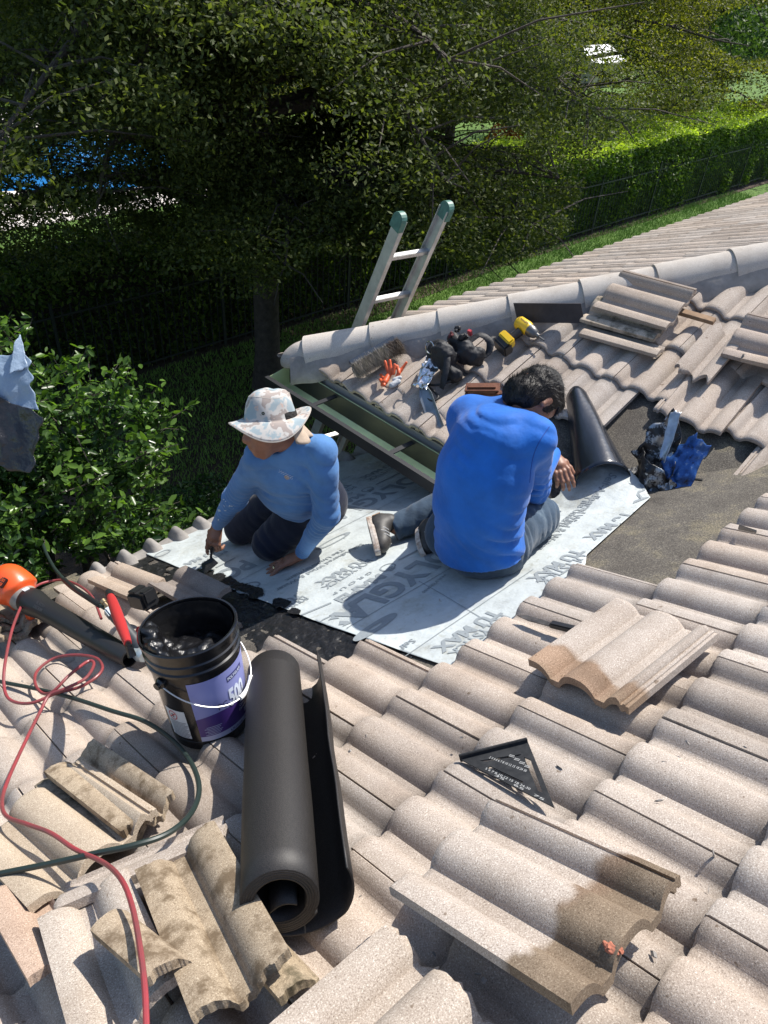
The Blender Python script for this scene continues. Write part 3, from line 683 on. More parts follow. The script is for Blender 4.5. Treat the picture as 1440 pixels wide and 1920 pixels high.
# ================= membrane sheet =================
M_SHEET = bpy.data.materials.new('membrane_white'); M_SHEET.use_nodes = True; t = M_SHEET.node_tree; b = t.nodes['Principled BSDF']; b.inputs['Roughness'].default_value = .55
pos = t.nodes.new('ShaderNodeNewGeometry').outputs['Position']
n1 = noise_node(t, pos, 4.5, 7, .72); n2 = noise_node(t, pos, 26, 5, .7)
c = ramp_node(t, [(.28, (.29,.305,.30)), (.44, (.42,.455,.455)), (.58, (.48,.52,.52)), (.75, (.53,.565,.56))], n1.outputs['Fac']).outputs[0]
c = mixc(t, 'MULTIPLY', 1, c, ramp_node(t, [(.25, (.72,.68,.6)), (.42, (1,1,1))], n2.outputs['Fac']).outputs[0]); n4 = noise_node(t, pos, 2.1, 6, .75); c = mixc(t, 'MULTIPLY', 1, c, ramp_node(t, [(.30, (.74,.68,.58)), (.46, (1,1,1))], n4.outputs['Fac']).outputs[0]); t.links.new(c, b.inputs['Base Color'])
n3 = noise_node(t, pos, 9, 4, .6); bp = t.nodes.new('ShaderNodeBump'); bp.inputs['Strength'].default_value = .6; bp.inputs['Distance'].default_value = .015; t.links.new(n3.outputs['Fac'], bp.inputs['Height']); t.links.new(bp.outputs[0], b.inputs['Normal'])
M_INK = mat('print_ink', (.17,.19,.205), .7, var=.45, vscale=60, dirt=(.26,.29,.30)); M_MEMBLACK = mat('membrane_black', (.012,.012,.014), .4)
lobe = PB(1125, 905, 0)
def plan_sheet(px_, py_):
    p = PA(px_, py_, .012)
    if p[0]+p[1] > 3.95 and p[1] < 1.5: p = PB(px_, py_, .012)
    return p
edge = [plan_sheet(*q)[:2] for q in [(1220,932),(1100,1040),(1000,1113)]]
lob = [plan_sheet(*q)[:2] for q in [(1045,938),(1054,915),(1075,898),(1105,888),(1140,887),(1175,896),(1200,912),(1220,932)]]
poly = [V(1.325,.89), V(1.29,1.444), V(1.275,2.067), V(1.268,2.925), V(2.0,2.93), V(2.72,2.93), V(2.86,2.84), V(2.86,1.56), V(2.5,1.54)]+[V(*q) for q in lob]+[V(*edge[1]), V(2.06,.90)]
def inpoly(X, Y, P):
    r = np.zeros(X.shape, bool); n = len(P)
    for i in range(n):
        a, b_ = P[i], P[(i+1) % n]; c_ = ((a[1] > Y) != (b_[1] > Y)) & (X < (b_[0]-a[0])*(Y-a[1])/(b_[1]-a[1]+1e-12)+a[0]); r ^= c_
    return r
def hsheet(x, y):
    x = np.asarray(x, float); y = np.asarray(y, float); za = dA(x, y); d = dB(x, y)-za; v = np.where(np.abs(d) > .06, np.maximum(0, d), (d+.06)**2/.24); za = za+np.where(y < 1.52, v, 0)
    za = za+np.where(y < 1.5, .085*np.clip(1-np.hypot(x-lobe[0]+.02, y-lobe[1])/.26, 0, 1), 0)
    r = za+.012+.004*vnoise(np.stack([x*2.6, y*4, x*0], -1), 1)+.0015*vnoise(np.stack([x*9, y*9, x*0], -1), 1, 2); return float(r) if r.ndim == 0 else r
def build_sheet():
    n, m = 150, 200; xs = np.linspace(1.24, 3.0, n); ys = np.linspace(.87, 2.96, m); X, Y = np.meshgrid(xs, ys, indexing='ij')
    # pull near-boundary grid points on to the outline
    def snap(X, Y):
        P = np.array(poly); bd = np.full(X.shape, 1e9); bx_ = X.copy(); by_ = Y.copy()
        for i in range(len(P)):
            a = P[i]; b_ = P[(i+1) % len(P)]; ab = b_-a; tt = np.clip(((X-a[0])*ab[0]+(Y-a[1])*ab[1])/(ab@ab), 0, 1)
            qx = a[0]+tt*ab[0]; qy = a[1]+tt*ab[1]; d = np.hypot(X-qx, Y-qy); k = d < bd; bd[k] = d[k]; bx_[k] = qx[k]; by_[k] = qy[k]
        return bd, bx_, by_
    ins = inpoly(X, Y, poly); bd, qx, qy = snap(X, Y); sn = (~ins) & (bd < .0125); X[sn] = qx[sn]; Y[sn] = qy[sn]; keep = ins | sn
    Z = hsheet(X, Y); f = []
    for i in range(n-1):
        for j in range(m-1):
            q = [(i, j), (i+1, j), (i+1, j+1), (i, j+1)]
            if all(keep[a] for a in q) and max(Z[a] for a in q)-min(Z[a] for a in q) < .06: f.append(tuple(a*m+b_ for a, b_ in q))
    v = np.stack([X, Y, Z], -1).reshape(-1, 3); used = sorted({i for q in f for i in q}); mp = {u: k for k, u in enumerate(used)}; v = v[used]; f = [tuple(mp[i] for i in q) for q in f]
    N = len(v); v2 = np.concatenate([v, v-V(0, 0, .0035)]); ed = {}
    for q in f:
        for i in range(4): a, b_ = q[i], q[(i+1) % 4]; ed[(a, b_)] = 1
    rim = [(a, b_) for a, b_ in ed if (b_, a) not in ed]
    fs = f+[tuple(i+N for i in q[::-1]) for q in f]+[(b_, a, a+N, b_+N) for a, b_ in rim]
    mi = [0]*len(f)+[1]*len(f)+[1]*len(rim)
    return obj('membrane_sheet', v2, fs, [M_SHEET, M_MEMBLACK], None, True, mi, loc=V(1.9, 1.9, dA(1.9, 1.9)))
sheet = tag(build_sheet(), 'white printed roofing membrane under the two workers', 'membrane')
TXT = {}
def text_geo(s, bold=.03):
    k = (s, bold)
    if k in TXT: return TXT[k]
    cu = bpy.data.curves.new('t', 'FONT'); cu.body = s; cu.size = 1.0; cu.offset = bold; cu.resolution_u = 3
    o = bpy.data.objects.new('t', cu); C.objects.link(o); dg = bpy.context.evaluated_depsgraph_get(); me = o.evaluated_get(dg).to_mesh()
    v = np.array([tuple(q.co) for q in me.vertices]); f = [tuple(p.vertices) for p in me.polygons]
    bpy.data.objects.remove(o); bpy.data.curves.remove(cu); TXT[k] = (v, f); return v, f
ink = MB()
def on_sheet(s, p0, p1, h, bold=.03, up=None, m=0):
    a = plan_sheet(*p0)[:2]; b_ = plan_sheet(*p1)[:2]; r = b_-a; Lw = np.linalg.norm(r); r = r/Lw; u = V(-r[1], r[0])     # left of the reading direction
    v, f = text_geo(s, bold); x0, x1 = v[:, 0].min(), v[:, 0].max(); y1 = .70
    X = a[0]+(v[:, 0]-x0)/(x1-x0)*Lw*r[0]+v[:, 1]/y1*h*u[0]; Y = a[1]+(v[:, 0]-x0)/(x1-x0)*Lw*r[1]+v[:, 1]/y1*h*u[1]
    ok = inpoly(X, Y, poly); ink.add(np.stack([X, Y, hsheet(X, Y)+.0022], 1), [q for q in f if all(ok[i] for i in q)], m)
def word(L1, L2, h):
    """POLYGLASS from the feet of its two Ls"""
    v, f = text_geo('POLYGLASS', .035); a = plan_sheet(*L1)[:2]; b_ = plan_sheet(*L2)[:2]; r = b_-a
    k = [text_geo('POLYGLASS'[:i], .035)[0][:, 0].max() for i in (2, 5)]; sc = np.linalg.norm(r)/(k[1]-k[0]); r = unit(r); u = V(-r[1], r[0])
    X = a[0]+(v[:, 0]-k[0]-.06)*sc*r[0]+v[:, 1]/.7*h*u[0]; Y = a[1]+(v[:, 0]-k[0]-.06)*sc*r[1]+v[:, 1]/.7*h*u[1]
    bad = {i for i, (x, y) in enumerate(zip(X, Y)) if not inpoly(np.array([x]), np.array([y]), poly)[0] or x < 1.285}
    ink.add([(x, y, hsheet(x, y)+.0022) for x, y in zip(X, Y)], [q for q in f if not any(i in bad for i in q)])
word((782,1052), (687,1112), .125); word((732,908), (655,947), .12)
on_sheet('PO', (456,1050), (398,1079), .12, .035)
def bar(p0, p1, w):
    a = plan_sheet(*p0)[:2]; b_ = plan_sheet(*p1)[:2]; r = unit(b_-a); u = V(-r[1], r[0])*w/2; K = 12; vs_ = []
    for i in range(K+1):
        c_ = a+(b_-a)*i/K
        for s_ in (-1, 1): q = c_+u*s_; vs_.append((q[0], q[1], hsheet(*q)+.0022))
    ink.add(vs_, [(2*i, 2*i+1, 2*i+3, 2*i+2)[::-1] for i in range(K)])
for p0, p1 in (((441,1045),(405,1064)), ((771,877),(705,908)), ((797,1025),(747,1051)), ((621,1130),(566,1153))): bar(p0, p1, .011)
for p0, p1 in (((438,1094),(803,905)), ((650,1178),(848,1064)), ((848,1064),(1010,975)), ((760,1230),(1000,1068)), ((785,1090),(905,1160))): bar(p0, p1, .0028)
def ring(c, a, b_, w=.006, rot=math.pi, n=36, fill=False):
    c = plan_sheet(*c)[:2]; vs_ = []
    for i in range(n+1):
        t_ = 2*math.pi*i/n
        for k in (1, 0 if fill else 1-w/min(a, b_)): x = c[0]+math.cos(t_)*a*k; y = c[1]+abs(math.sin(t_))**.8*math.copysign(1, math.sin(t_))*b_*k; vs_.append((x, y, hsheet(x, y)+.0022))
    ink.add(vs_, [(2*i, 2*i+1, 2*i+3, 2*i+2) for i in range(n)])
ring((305,1037), .045, .03); ring((466,1101), .055, .04); ring((625,1014), .105, .026, .008); ring((704,1176), .105, .028, .02); ring((727,1064), .036, .03, .006); ring((689,917), .036, .03, .006)
for c, s_ in (((466,1101), 'Miami-Dade'), ((625,1014), 'florida building'), ((704,1176), 'florida building')):
    on_sheet(s_, (c[0]+20, c[1]-7), (c[0]-20, c[1]+13), .012, .01)
on_sheet('S', (735,1062), (722,1069), .03, .02); on_sheet('S', (696,915), (685,921), .03, .02)
for a, b_ in (((710,1076),(626,1124)), ((673,925),(612,957))): on_sheet('MAPEI', a, b_, .05, .045)
for a, b_ in (((694,1072),(621,1114)), ((659,922),(606,950))): on_sheet('G R O U P', a, b_, .018, .02)
for a, b_ in (((690,1049),(601,1103)), ((745,872),(685,900)), ((661,911),(606,940)), ((570,1119),(531,1140)), ((420,1031),(368,1059))):
    on_sheet('POLYSTICK' if a[0] != 570 and a[0] != 420 else 'POLYST', a, b_, .036, .02)
for a, b_ in (((680,1046),(590,1094)), ((735,868),(674,896)), ((650,907),(598,935)), ((404,1029),(343,1057))): on_sheet('TU MAX' if a[0] != 404 else 'TU MA', a, b_, .042, .045)
on_sheet('TU', (559,1113), (531,1127), .042, .045)
on_sheet('Self-Adhered Wind & Water', (677,1019), (515,1106), .026, .015); on_sheet('Tile Underlayment', (641,1029), (534,1087), .026, .015)
on_sheet('Self-Adhered Wind', (655,893), (628,906), .01, .01)
on_sheet('Self-Adhered Wind & Water', (1136,914), (1004,1030), .036, .02); on_sheet('Tile Underlayment', (1098,938), (1012,1012), .034, .02)
for a, b_ in (((1186,966),(1120,1022)), ((1098,1035),(1004,1092)), ((938,1152),(838,1226))): on_sheet('POLYSTICK', a, b_, .042, .02)
for a, b_ in (((1170,960),(1092,1010)), ((1076,1030),(986,1087)), ((922,1143),(808,1216))): on_sheet('TU MAX', a, b_, .050, .045)
on_sheet('MAX', (1205,905), (1188,945), .05, .045)
on_sheet('Self-', (772,1198), (742,1216), .026, .015); on_sheet('POLYGLASS', (832,1078), (790,1112), .012, .01)
ink.build('print', M_INK, sheet)
# tar dabs on the left edge of the sheet
def dab(cx, cy, r, name, seed):
    c = plan_sheet(cx, cy)[:2]
    o = grid_patch(name, lambda X, Y: np.hypot((X-c[0])*1.0, (Y-c[1])*.7)+.4*r*nz2(X, Y, 28, seed)+.3*r*nz2(X, Y, 70, seed+1) < r, hsheet, c-r*2, c+r*2, 50, M_TARROUGH, sheet, .006, lambda X, Y: .003*nz2(X, Y, 60, 2)); return o
for i, (x, y, r) in enumerate([(410,1086,.048), (372,1072,.03), (478,1112,.03), (470,1108,.035), (525,1132,.035), (475,1118,.022), (390,1079,.032), (430,1091,.034), (445,1100,.03), (553,1148,.02)]): dab(x, y, r, 'tar_dab', i)
# the rolled-up black end of the strip
M_GLOSS = mat('film_black', (.008,.011,.018), .27, coat=.5, bump=.35, bscale=22, bdist=.006)
def cone_roll():
    tip = PB(1083, 752, .045); mo = PB(1130, 905, .06); ax = unit(mo-tip); Lc = np.linalg.norm(mo-tip); a = unit(np.cross(ax, nB)); b_ = np.cross(a, ax)
    vs_ = []; n = 72; m = 24; turns = 1.35
    for j in range(m+1):
        s_ = j/m
        for i in range(n+1):
            th = -1.9+turns*2*math.pi*i/n; r = (.056+.080*s_)*(1-.05*i/n)+.002*math.sin(5*th+6*s_)
            slant = -.13*math.cos(th-2.2)*s_ if s_ > .5 else 0
            vs_.append(tip+ax*(Lc*s_)+a*math.cos(th)*r*.92+b_*math.sin(th)*r*.95+ax*(-.05*math.sin(th)*(1-s_)))
    f = [(j*(n+1)+i, j*(n+1)+i+1, (j+1)*(n+1)+i+1, (j+1)*(n+1)+i) for j in range(m) for i in range(n)]
    o = obj('membrane_roll', vs_, f, M_GLOSS, None, True, loc=mo); md = o.modifiers.new('s', 'SOLIDIFY'); md.thickness = .004
    return tag(o, 'glossy black cone of rolled membrane leaning on the far slope beside the workers', 'roll')
cone_roll()
# crumpled old flashing
def crumple(name, corners, n, amp, m, parent, seed, sc=14, th=.002, curl=None):
    c = [np.asarray(q, float) for q in corners]; nn = unit(np.cross(c[1]-c[0], c[3]-c[0])); u, v = np.meshgrid(np.linspace(0, 1, n), np.linspace(0, 1, n), indexing='ij'); u = u.ravel()[:, None]; v = v.ravel()[:, None]
    p = c[0]*(1-u)*(1-v)+c[1]*u*(1-v)+c[2]*u*v+c[3]*(1-u)*v; uv = np.concatenate([u*7, v*7, u*0+seed], 1)
    p = p+(c[1]-c[0])*.06*vnoise(uv, 1)[:, None]*(abs(u-.5)*2)**3+(c[3]-c[0])*.07*vnoise(uv+3.3, 1)[:, None]*(abs(v-.5)*2)**3
    d = amp*(1-2*np.abs(vnoise(p, sc, seed)))+amp*.5*vnoise(p, sc*3, seed+1)
    if curl: d = d+curl*np.sin(math.pi*u[:, 0])
    f = [(i*n+j, (i+1)*n+j, (i+1)*n+j+1, i*n+j+1) for i in range(n-1) for j in range(n-1)]
    o = obj(name, p+nn*d[:, None], f, m, parent, True); md = o.modifiers.new('s', 'SOLIDIFY'); md.thickness = th; return o
M_FLASH = bpy.data.materials.new('tarred_metal'); M_FLASH.use_nodes = True; t = M_FLASH.node_tree; b = t.nodes['Principled BSDF']
pos = t.nodes.new('ShaderNodeNewGeometry').outputs['Position']; n1 = noise_node(t, pos, 13, 6, .75); r1 = ramp_node(t, [(.50, (0,0,0)), (.56, (1,1,1))], n1.outputs['Fac'])
t.links.new(mixc(t, 'MIX', r1.outputs[0], (.007,.007,.008), (.33,.35,.37)), b.inputs['Base Color']); t.links.new(r1.outputs[0], b.inputs['Metallic']); b.inputs['Roughness'].default_value = .35
M_BLUEM = bpy.data.materials.new('blue_film'); M_BLUEM.use_nodes = True; t = M_BLUEM.node_tree; b = t.nodes['Principled BSDF']
pos = t.nodes.new('ShaderNodeNewGeometry').outputs['Position']; n1 = noise_node(t, pos, 16, 6, .7)
t.links.new(ramp_node(t, [(.36, (.012,.014,.02)), (.44, (.02,.07,.24)), (.58, (.04,.13,.38)), (.66, (.35,.42,.5))], n1.outputs['Fac']).outputs[0], b.inputs['Base Color']); b.inputs['Roughness'].default_value = .3; b.inputs['Metallic'].default_value = .4
fl = thing('crumpled_flashing', PB(1240, 945, 0), 'crumpled tar-smeared metal flashing with a blue side, standing in the open valley', 'flashing')
crumple('tarred_fold', [PB(1240,966,.01), PB(1183,848,.08), PB(1262,764,.24), PB(1262,870,.14)], 40, .012, M_FLASH, fl, 3, curl=.07)
crumple('tarred_fold', [PB(1242,960,.0), PB(1188,900,.03), PB(1205,840,.12), PB(1245,880,.14)], 30, .014, M_FLASH, fl, 5, curl=-.05)
crumple('bent_strip', [PB(1235,860,.15), PB(1247,866,.16), PB(1278,772,.28), PB(1258,775,.27)], 20, .006, mat('zinc', (.42,.46,.5), .35, .8, var=.4, vscale=20), fl, 6)
crumple('blue_face', [PB(1280,945,.02), PB(1240,868,.10), PB(1300,812,.2), PB(1330,834,.17)], 40, .010, M_BLUEM, fl, 8, curl=-.02)
crumple('tarred_fold', [PB(1250,963,.0), PB(1290,938,.02), PB(1262,905,.08), PB(1228,905,.08)], 26, .013, M_FLASH, fl, 11)
PA0_, PB0_ = PA, PB
def PA(x, y, h=0.0): return PA0_(x, y, h-.042)      # heights from here to the people: over the tile valleys
def PB(x, y, h=0.0): return PB0_(x, y, h-.038)
# ================= loose tiles =================
ALL_TILES = 0
def loose_tile(label, A0, A1, A2, plane='A', m=None, tint=(1,1,1), full=True, seed=0, rough=.0, group='loose roof tiles', mortar=None, cut=None, name='loose_tile'):
    F = PA if plane == 'A' else PB
    a0, a1, a2 = F(*A0), F(*A1), F(*A2); y = unit(a1-a0); xx = a2-a0; wd = abs(np.linalg.norm(xx-(xx@y)*y)); x = -unit(xx-(xx@y)*y); z = np.cross(x, y)
    if z@(nA if plane == 'A' else nB) < 0: z = -z; x = -x
    L = .415 if full else min(.43, np.linalg.norm(a1-a0))
    v, f = tile_mesh(L=L, x0=-W-.05 if full else -wd, rough=rough, seed=seed, tilt=False, dense=True)
    sgn = 1 if (xx@x) < 0 else -1
    P = a0+np.outer(v[:, 0]*sgn, -(-x) if True else x)*1.0
    P = a0+np.outer(v[:, 0], x*sgn)+np.outer(v[:, 1], y)+np.outer(v[:, 2]-TH, z)
    c = P.mean(0); t_ = thing(name, c, label, 'roof tile', group)
    if sgn < 0: f = [q[::-1] for q in f]
    o = obj('slab', P, f, m or M_TILE, t_, True); set_tint(o, np.tile(tint, (len(P), 1)))
    if cut:
        bm = bmesh.new(); bm.from_mesh(o.data)
        for q, no in cut:
            qq = F(*q); 
            for e in bm.edges: pass
            bmesh.ops.bisect_plane(bm, geom=bm.verts[:]+bm.edges[:]+bm.faces[:], plane_co=Vector(qq-c), plane_no=Vector(no), clear_outer=True)
        bm.to_mesh(o.data); bm.free()
    o.data.set_sharp_from_angle(angle=math.radians(50))
    return t_, (a0, x*sgn, y, z)
def head_stain(t_, y0=.29, c=(.62,.50,.38), seed=0, fr=None):
    o = [q for q in bpy.data.objects if q.parent is t_ and q.name.startswith('slab')][0]; a0, x, y, z = fr; b = base_of(t_)
    co = np.array([tuple(v.co) for v in o.data.vertices])+b; yy = (co-a0)@y+.03*vnoise(co, 11, seed)+.015*vnoise(co, 30, seed+1)
    k = np.clip((yy-y0)/.012, 0, 1)[:, None]; mottle = 1+.28*vnoise(co, 22, seed+2)[:, None]
    red = np.clip((vnoise(co, 9, seed+5)-.15)*4, 0, 1)[:, None]
    cc = np.array(c)*(1-.25*red)+np.array((.75,.52,.42))*.25*red; at = o.data.color_attributes['tint']; old = np.zeros(len(co)*4); at.data.foreach_get('color', old); old = old.reshape(-1, 4)
    old[:, :3] = old[:, :3]*(1-k)+cc*mottle*k; at.data.foreach_set('color', old.ravel())
def blobmesh(name, c, r, m, parent, seed=0, amp=.3, res=None, R3=None, loc=None):
    r = np.asarray(r, float); R3 = np.eye(3) if R3 is None else np.array(R3); res = res or max(r)/12
    ex = np.abs(R3.T)@r*1.35+res*2
    v, f = surfnet(lambda p: sdf_ell(p, c, R3, r)+min(r)*amp*vnoise(p, 1.1/min(r), seed)+min(r)*amp*.4*vnoise(p, 3/min(r), seed+1), c-ex, c+ex, res)
    return obj(name, v, f, m, parent, True, loc=loc)
RA = np.array([[1,0,0],[0,-cP,sP],[0,sP,cP]]); RB = np.array([[0,-1,0],[cP,0,sP],[-sP,0,cP]])
M_MORT2 = mat('old_mortar', (.25,.215,.17), .95, bump=1, bscale=50, var=.4, vscale=30); M_RED = mat('red_mortar', (.42,.15,.09), .95, bump=1, bscale=60, var=.4, vscale=40)
M_STAIN = tile_material('stained_tile', (.15,.12,.09), (.30,.25,.19), (.46,.40,.31), stain=(.10,.085,.06))
tA, fr = loose_tile('whole loose tile lying crosswise right of the white sheet, mortar stain on one end', (1160,1137,.125), (998,1252,.125), (1345,1200,.125))
head_stain(tA, .315, (.66,.55,.44), 3, fr)
st_, fr2 = loose_tile('whole tile at the lower right with a dirty, mortar-stained head end', (735,1688,.19), (1088,1925,.225), (914,1506,.165), tint=(1.03,1.03,1.03), cut=None)
head_stain(st_, .29, (.50,.44,.36), 9, fr2)
for (px_, h, r, m) in (((1146,1772), .238, (.014,.013,.006), M_RED), ((1158,1780), .234, (.009,.009,.005), M_RED), ((1170,1628), .205, (.012,.008,.005), M_RED)): blobmesh('mortar_lump', PA(*px_, h), r, m, st_, 7, .5, R3=RA)
blobmesh('mortar_lump', PA(1165,1630,.16), (.035,.012,.008), M_RED, st_, 8, .5, R3=RA)
loose_tile('pale tile at the bottom edge with a wavy broken side, below the black roll', (737,1750,.16), (560,1905,.17), (905,1910,.15), tint=(1.04,1.03,1.0), rough=.004)
loose_tile('broken mossy tile piece with ribbed edge, left of the black roll', (88,1462,.15), (250,1592,.14), (184,1402,.15), m=M_TILE_RAW, full=False, rough=.006, seed=3, tint=(1.05,1.0,.92))
loose_tile('flat broken tile under the mossy piece at the left', (72,1490,.11), (215,1640,.12), (150,1440,.11), m=M_STAIN, full=False, rough=.004, seed=5)
loose_tile('long tile strip running up to the cords in the lower left pile', (112,1730,.15), (430,1590,.16), (60,1690,.14), full=False, rough=.003, seed=6)
loose_tile('brown mossy tile with its channel up, at the middle of the lower left pile', (262,1650,.18), (372,1935,.18), (425,1582,.19), m=M_TILE_RAW, full=False, rough=.004, seed=7, tint=(.95,.90,.82))
loose_tile('pale tile lowest in the lower left pile, left of the pink hose', (80,1742,.16), (150,1990,.16), (250,1655,.16), full=False, rough=.003, tint=(1.05,1.05,1.03), seed=8)
loose_tile('small broken shard in the lower left pile beside the hose', (172,1760,.22), (285,1860,.22), (232,1700,.22), m=M_TILE_RAW, full=False, rough=.008, seed=9, tint=(1.0,.95,.88))
loose_tile('ribbed tile edge sticking out under the black roll end', (440,1790,.13), (530,1895,.13), (505,1735,.13), full=False, m=M_STAIN, seed=10, rough=.003, tint=(1.2,1.15,1.05))
loose_tile('pinkish stained tile at the left edge of the picture', (-30,1700,.15), (60,1860,.15), (80,1660,.14), full=False, m=M_TILE, tint=(1.05,.90,.80), seed=11, rough=.003)
loose_tile('pale curved tile lying under the dark green hose at the left edge', (-60,1590,.13), (70,1730,.14), (100,1520,.14), full=True, tint=(1.05,1.0,.88), seed=12)
for k, lb in enumerate(('bottom tile of the weathered stack under the leaf blower', 'middle tile of the weathered stack under the leaf blower', 'top tile of the weathered stack under the leaf blower')):
    loose_tile(lb, (-50-6*k,1165-14*k,.105+.025*k), (62-7*k,1268-16*k,.105+.025*k), (48-4*k,1120-14*k,.105+.025*k), full=False, m=M_STAIN, seed=20+k, rough=.006, tint=(1.1,1.05,1.0))
loose_tile('short tile piece near the eave behind the black tool', (168,1098,.11), (262,1140,.11), (226,1064,.11), full=False, seed=31, rough=.004, tint=(.98,.92,.85))
loose_tile('dark grey tile beside the white sheet, just behind the bucket', (282,1105,.105), (420,1185,.10), (350,1071,.105), full=False, seed=32, tint=(.62,.62,.64))
g_ = 'loose tiles piled on the far slope'
loose_tile('upper grey tile of the pile beside the wooden board', (1110,583,.155), (1273,632,.155), (1141,550,.16), 'B', tint=(.86,.83,.80), seed=40, group=g_)
loose_tile('wavy grey tile sandwiched in the pile below the board', (1087,607,.115), (1240,650,.115), (1118,580,.12), 'B', m=M_STAIN, tint=(1.5,1.5,1.55), seed=41, group=g_)
loose_tile('narrow tile lowest in the pile below the board', (1085,634,.10), (1234,676,.10), (1106,612,.10), 'B', tint=(.95,.93,.9), full=False, seed=42, group=g_)
loose_tile('stacked grey tile at the right edge of the far slope', (1350,672,.15), (1500,712,.15), (1370,603,.15), 'B', tint=(.84,.81,.80), seed=43, group=g_)
loose_tile('broken shard on the stacked tile at the right edge', (1386,682,.17), (1440,694,.17), (1392,664,.17), 'B', tint=(1,.95,.9), full=False, seed=44, rough=.005, group=g_)
loose_tile('cracked tile half slid over its neighbour at the right of the open valley', (1330,722,.12), (1400,640,.12), (1268,690,.12), 'B', full=False, seed=45, rough=.01, tint=(.98,.96,.94), group=g_)
# wood, plate
M_WOOD = mat('weathered_wood', (.30,.19,.11), .85, var=.5, vscale=14, bump=.5, bscale=60)
a, b_ = PB(1138,545,.13), PB(1340,603,.13); mb = MB(); d = unit(b_-a); sd_ = np.cross(nB, d); mb.box((a+b_)/2, d*np.linalg.norm(b_-a)/2, sd_*.019, nB*.012, bev=.003)
tag(mb.build('wooden_board', M_WOOD, None, loc=(a+b_)/2), 'weathered brown wooden board lying under the tile pile on the far slope', 'board')
M_DARKP = mat('dark_metal', (.035,.03,.032), .6, var=.4, vscale=20)
a, b_ = PB(972,608,.125), PB(1098,610,.125); up = unit(V(-.15,.35,.9)); d = unit(b_-a); mb = MB(); mb.box((a+b_)/2+up*.055+V(.02,.02,0), d*np.linalg.norm(b_-a)/2, up*.055, np.cross(d, up)*.003)
tag(mb.build('metal_plate', M_DARKP, None, loc=(a+b_)/2), 'dark rectangular metal plate propped against the hip tiles', 'plate')

# ================= bucket =================
bc = PA(397, 1350, .10); ba = unit(nA+V(0,0,1)); 
e1 = unit(Z5-bc); e1 = unit(e1-(e1@ba)*ba); e2 = np.cross(e1, ba); e2 = e2 if (RC@e2)[0] > 0 else -e2
def bk(th, h, r=None, dr=0):
    """point on the bucket wall: th degrees to the right of the side that faces the camera"""
    r = (.117+.018*h/.37+dr) if r is None else r; t_ = math.radians(th); return bc+ba*h+(e1*math.cos(t_)+e2*math.sin(t_))*r
M_PLBK = mat('black_plastic', (.008,.008,.009), .26, coat=.3); M_PLBK2 = mat('tarry_plastic', (.007,.007,.008), .4, bump=.6, bscale=30)
bucket = thing('bucket', bc, 'black five gallon bucket of roof cement with a purple label, handle down', 'bucket')
mb = MB(); H = .37
mb.lathe(bc, ba, [(.0, .004), (.113, .004), (.117, .0), (.119, .03), (.116, .034), (.131, .285), (.137, .287), (.137, .295), (.132, .299), (.132, .312), (.138, .316), (.138, .324), (.134, .328), (.135, .352), (.140, .354), (.141, .366), (.138, .370), (.133, .369), (.132, .35), (.118, .02), (0, .02)], 72, ref=e2)
mb.build('pail', M_PLBK, bucket, True, angle=30)
R3 = np.array([e1, e2, ba])
ft = body_sdf([('e', bc+ba*.225, R3, (.145,.145,.05)), ('c', bk(-95,.25,.10), bk(-60,.355,.125), .05, .034), ('c', bk(-120,.33,.12), bk(-60,.34,.12), .03, .03), ('c', bk(-40,.22,.09), bk(-10,.30,.12), .05, .035), ('c', bk(-150,.2,.1), bk(-110,.34,.135), .03, .02), ('c', bk(-20,.36,.142), bk(-60,.362,.145), .010, .012)], .03)
def tarf(p):
    q = p-bc; hh = q@ba; rr = np.linalg.norm(q-hh[..., None]*ba, axis=-1)
    return np.maximum(ft(p)+.008*vnoise(p, 60, 2)+.010*vnoise(p, 24, 1), rr-(.1155+.018*hh/.37))
v, f = surfnet(tarf, bc+ba*.2-.24, bc+ba*.2+.24, .0065); obj('roof_cement', v, f, M_TAR, bucket, True)
# tar streaks inside the wall and over the rim
vs_ = []; f = []; n = 90; m = 26
for j in range(m):
    for i in range(n): th = 360*i/n; h = .10+.262*j/(m-1); d = .005+.006*abs(float(vnoise(V(i*.3, j*.5, 0), 1)))+.004*float(vnoise(V(i*.9, j*.3, 4), 1)); vs_.append(bk(th, h, (.1135+.018*h/.37)-d*.6))
f = [(j*n+i, (j+1)*n+i, (j+1)*n+(i+1) % n, j*n+(i+1) % n) for j in range(m-1) for i in range(n)]
obj('cement_film', vs_, f, M_PLBK2, bucket, True)
def wrap(name, th0, th1, hf0, hf1, m, parent, dr, n=30, k=6):
    vs_ = []
    for i in range(n+1):
        th = th0+(th1-th0)*i/n; a, b_ = hf0((i/n)), hf1((i/n))
        for j in range(k+1): vs_.append(bk(th, a+(b_-a)*j/k, dr=dr))
    f = [(i*(k+1)+j, (i+1)*(k+1)+j, (i+1)*(k+1)+j+1, i*(k+1)+j+1) for i in range(n) for j in range(k)]
    return obj(name, vs_, f, m, parent, True)
M_LB = mat('label_lilac', (.27,.29,.58), .4); M_PU = mat('label_purple', (.065,.03,.20), .4); M_LG = mat('label_grey', (.42,.46,.66), .4); M_WH = mat('label_white', (.62,.62,.62), .5); M_NAVY = mat('label_navy', (.03,.03,.16), .5); M_WTXT = mat('label_text', (.72,.78,.9), .5); M_RDL = mat('label_red', (.5,.03,.03), .5); M_TXTG = mat('label_small_print', (.14,.14,.15), .6)
wv = lambda s: .115+.020*math.sin(s*4.0+.4)-.012*s
lab = wrap('label', -20, 110, wv, lambda s: .262, M_LB, bucket, .0012)
wrap('purple_band', -20, 110, lambda s: .052, wv, M_PU, lab, .0012); wrap('base_band', -20, 110, lambda s: .034, lambda s: .052, M_LG, lab, .0012)
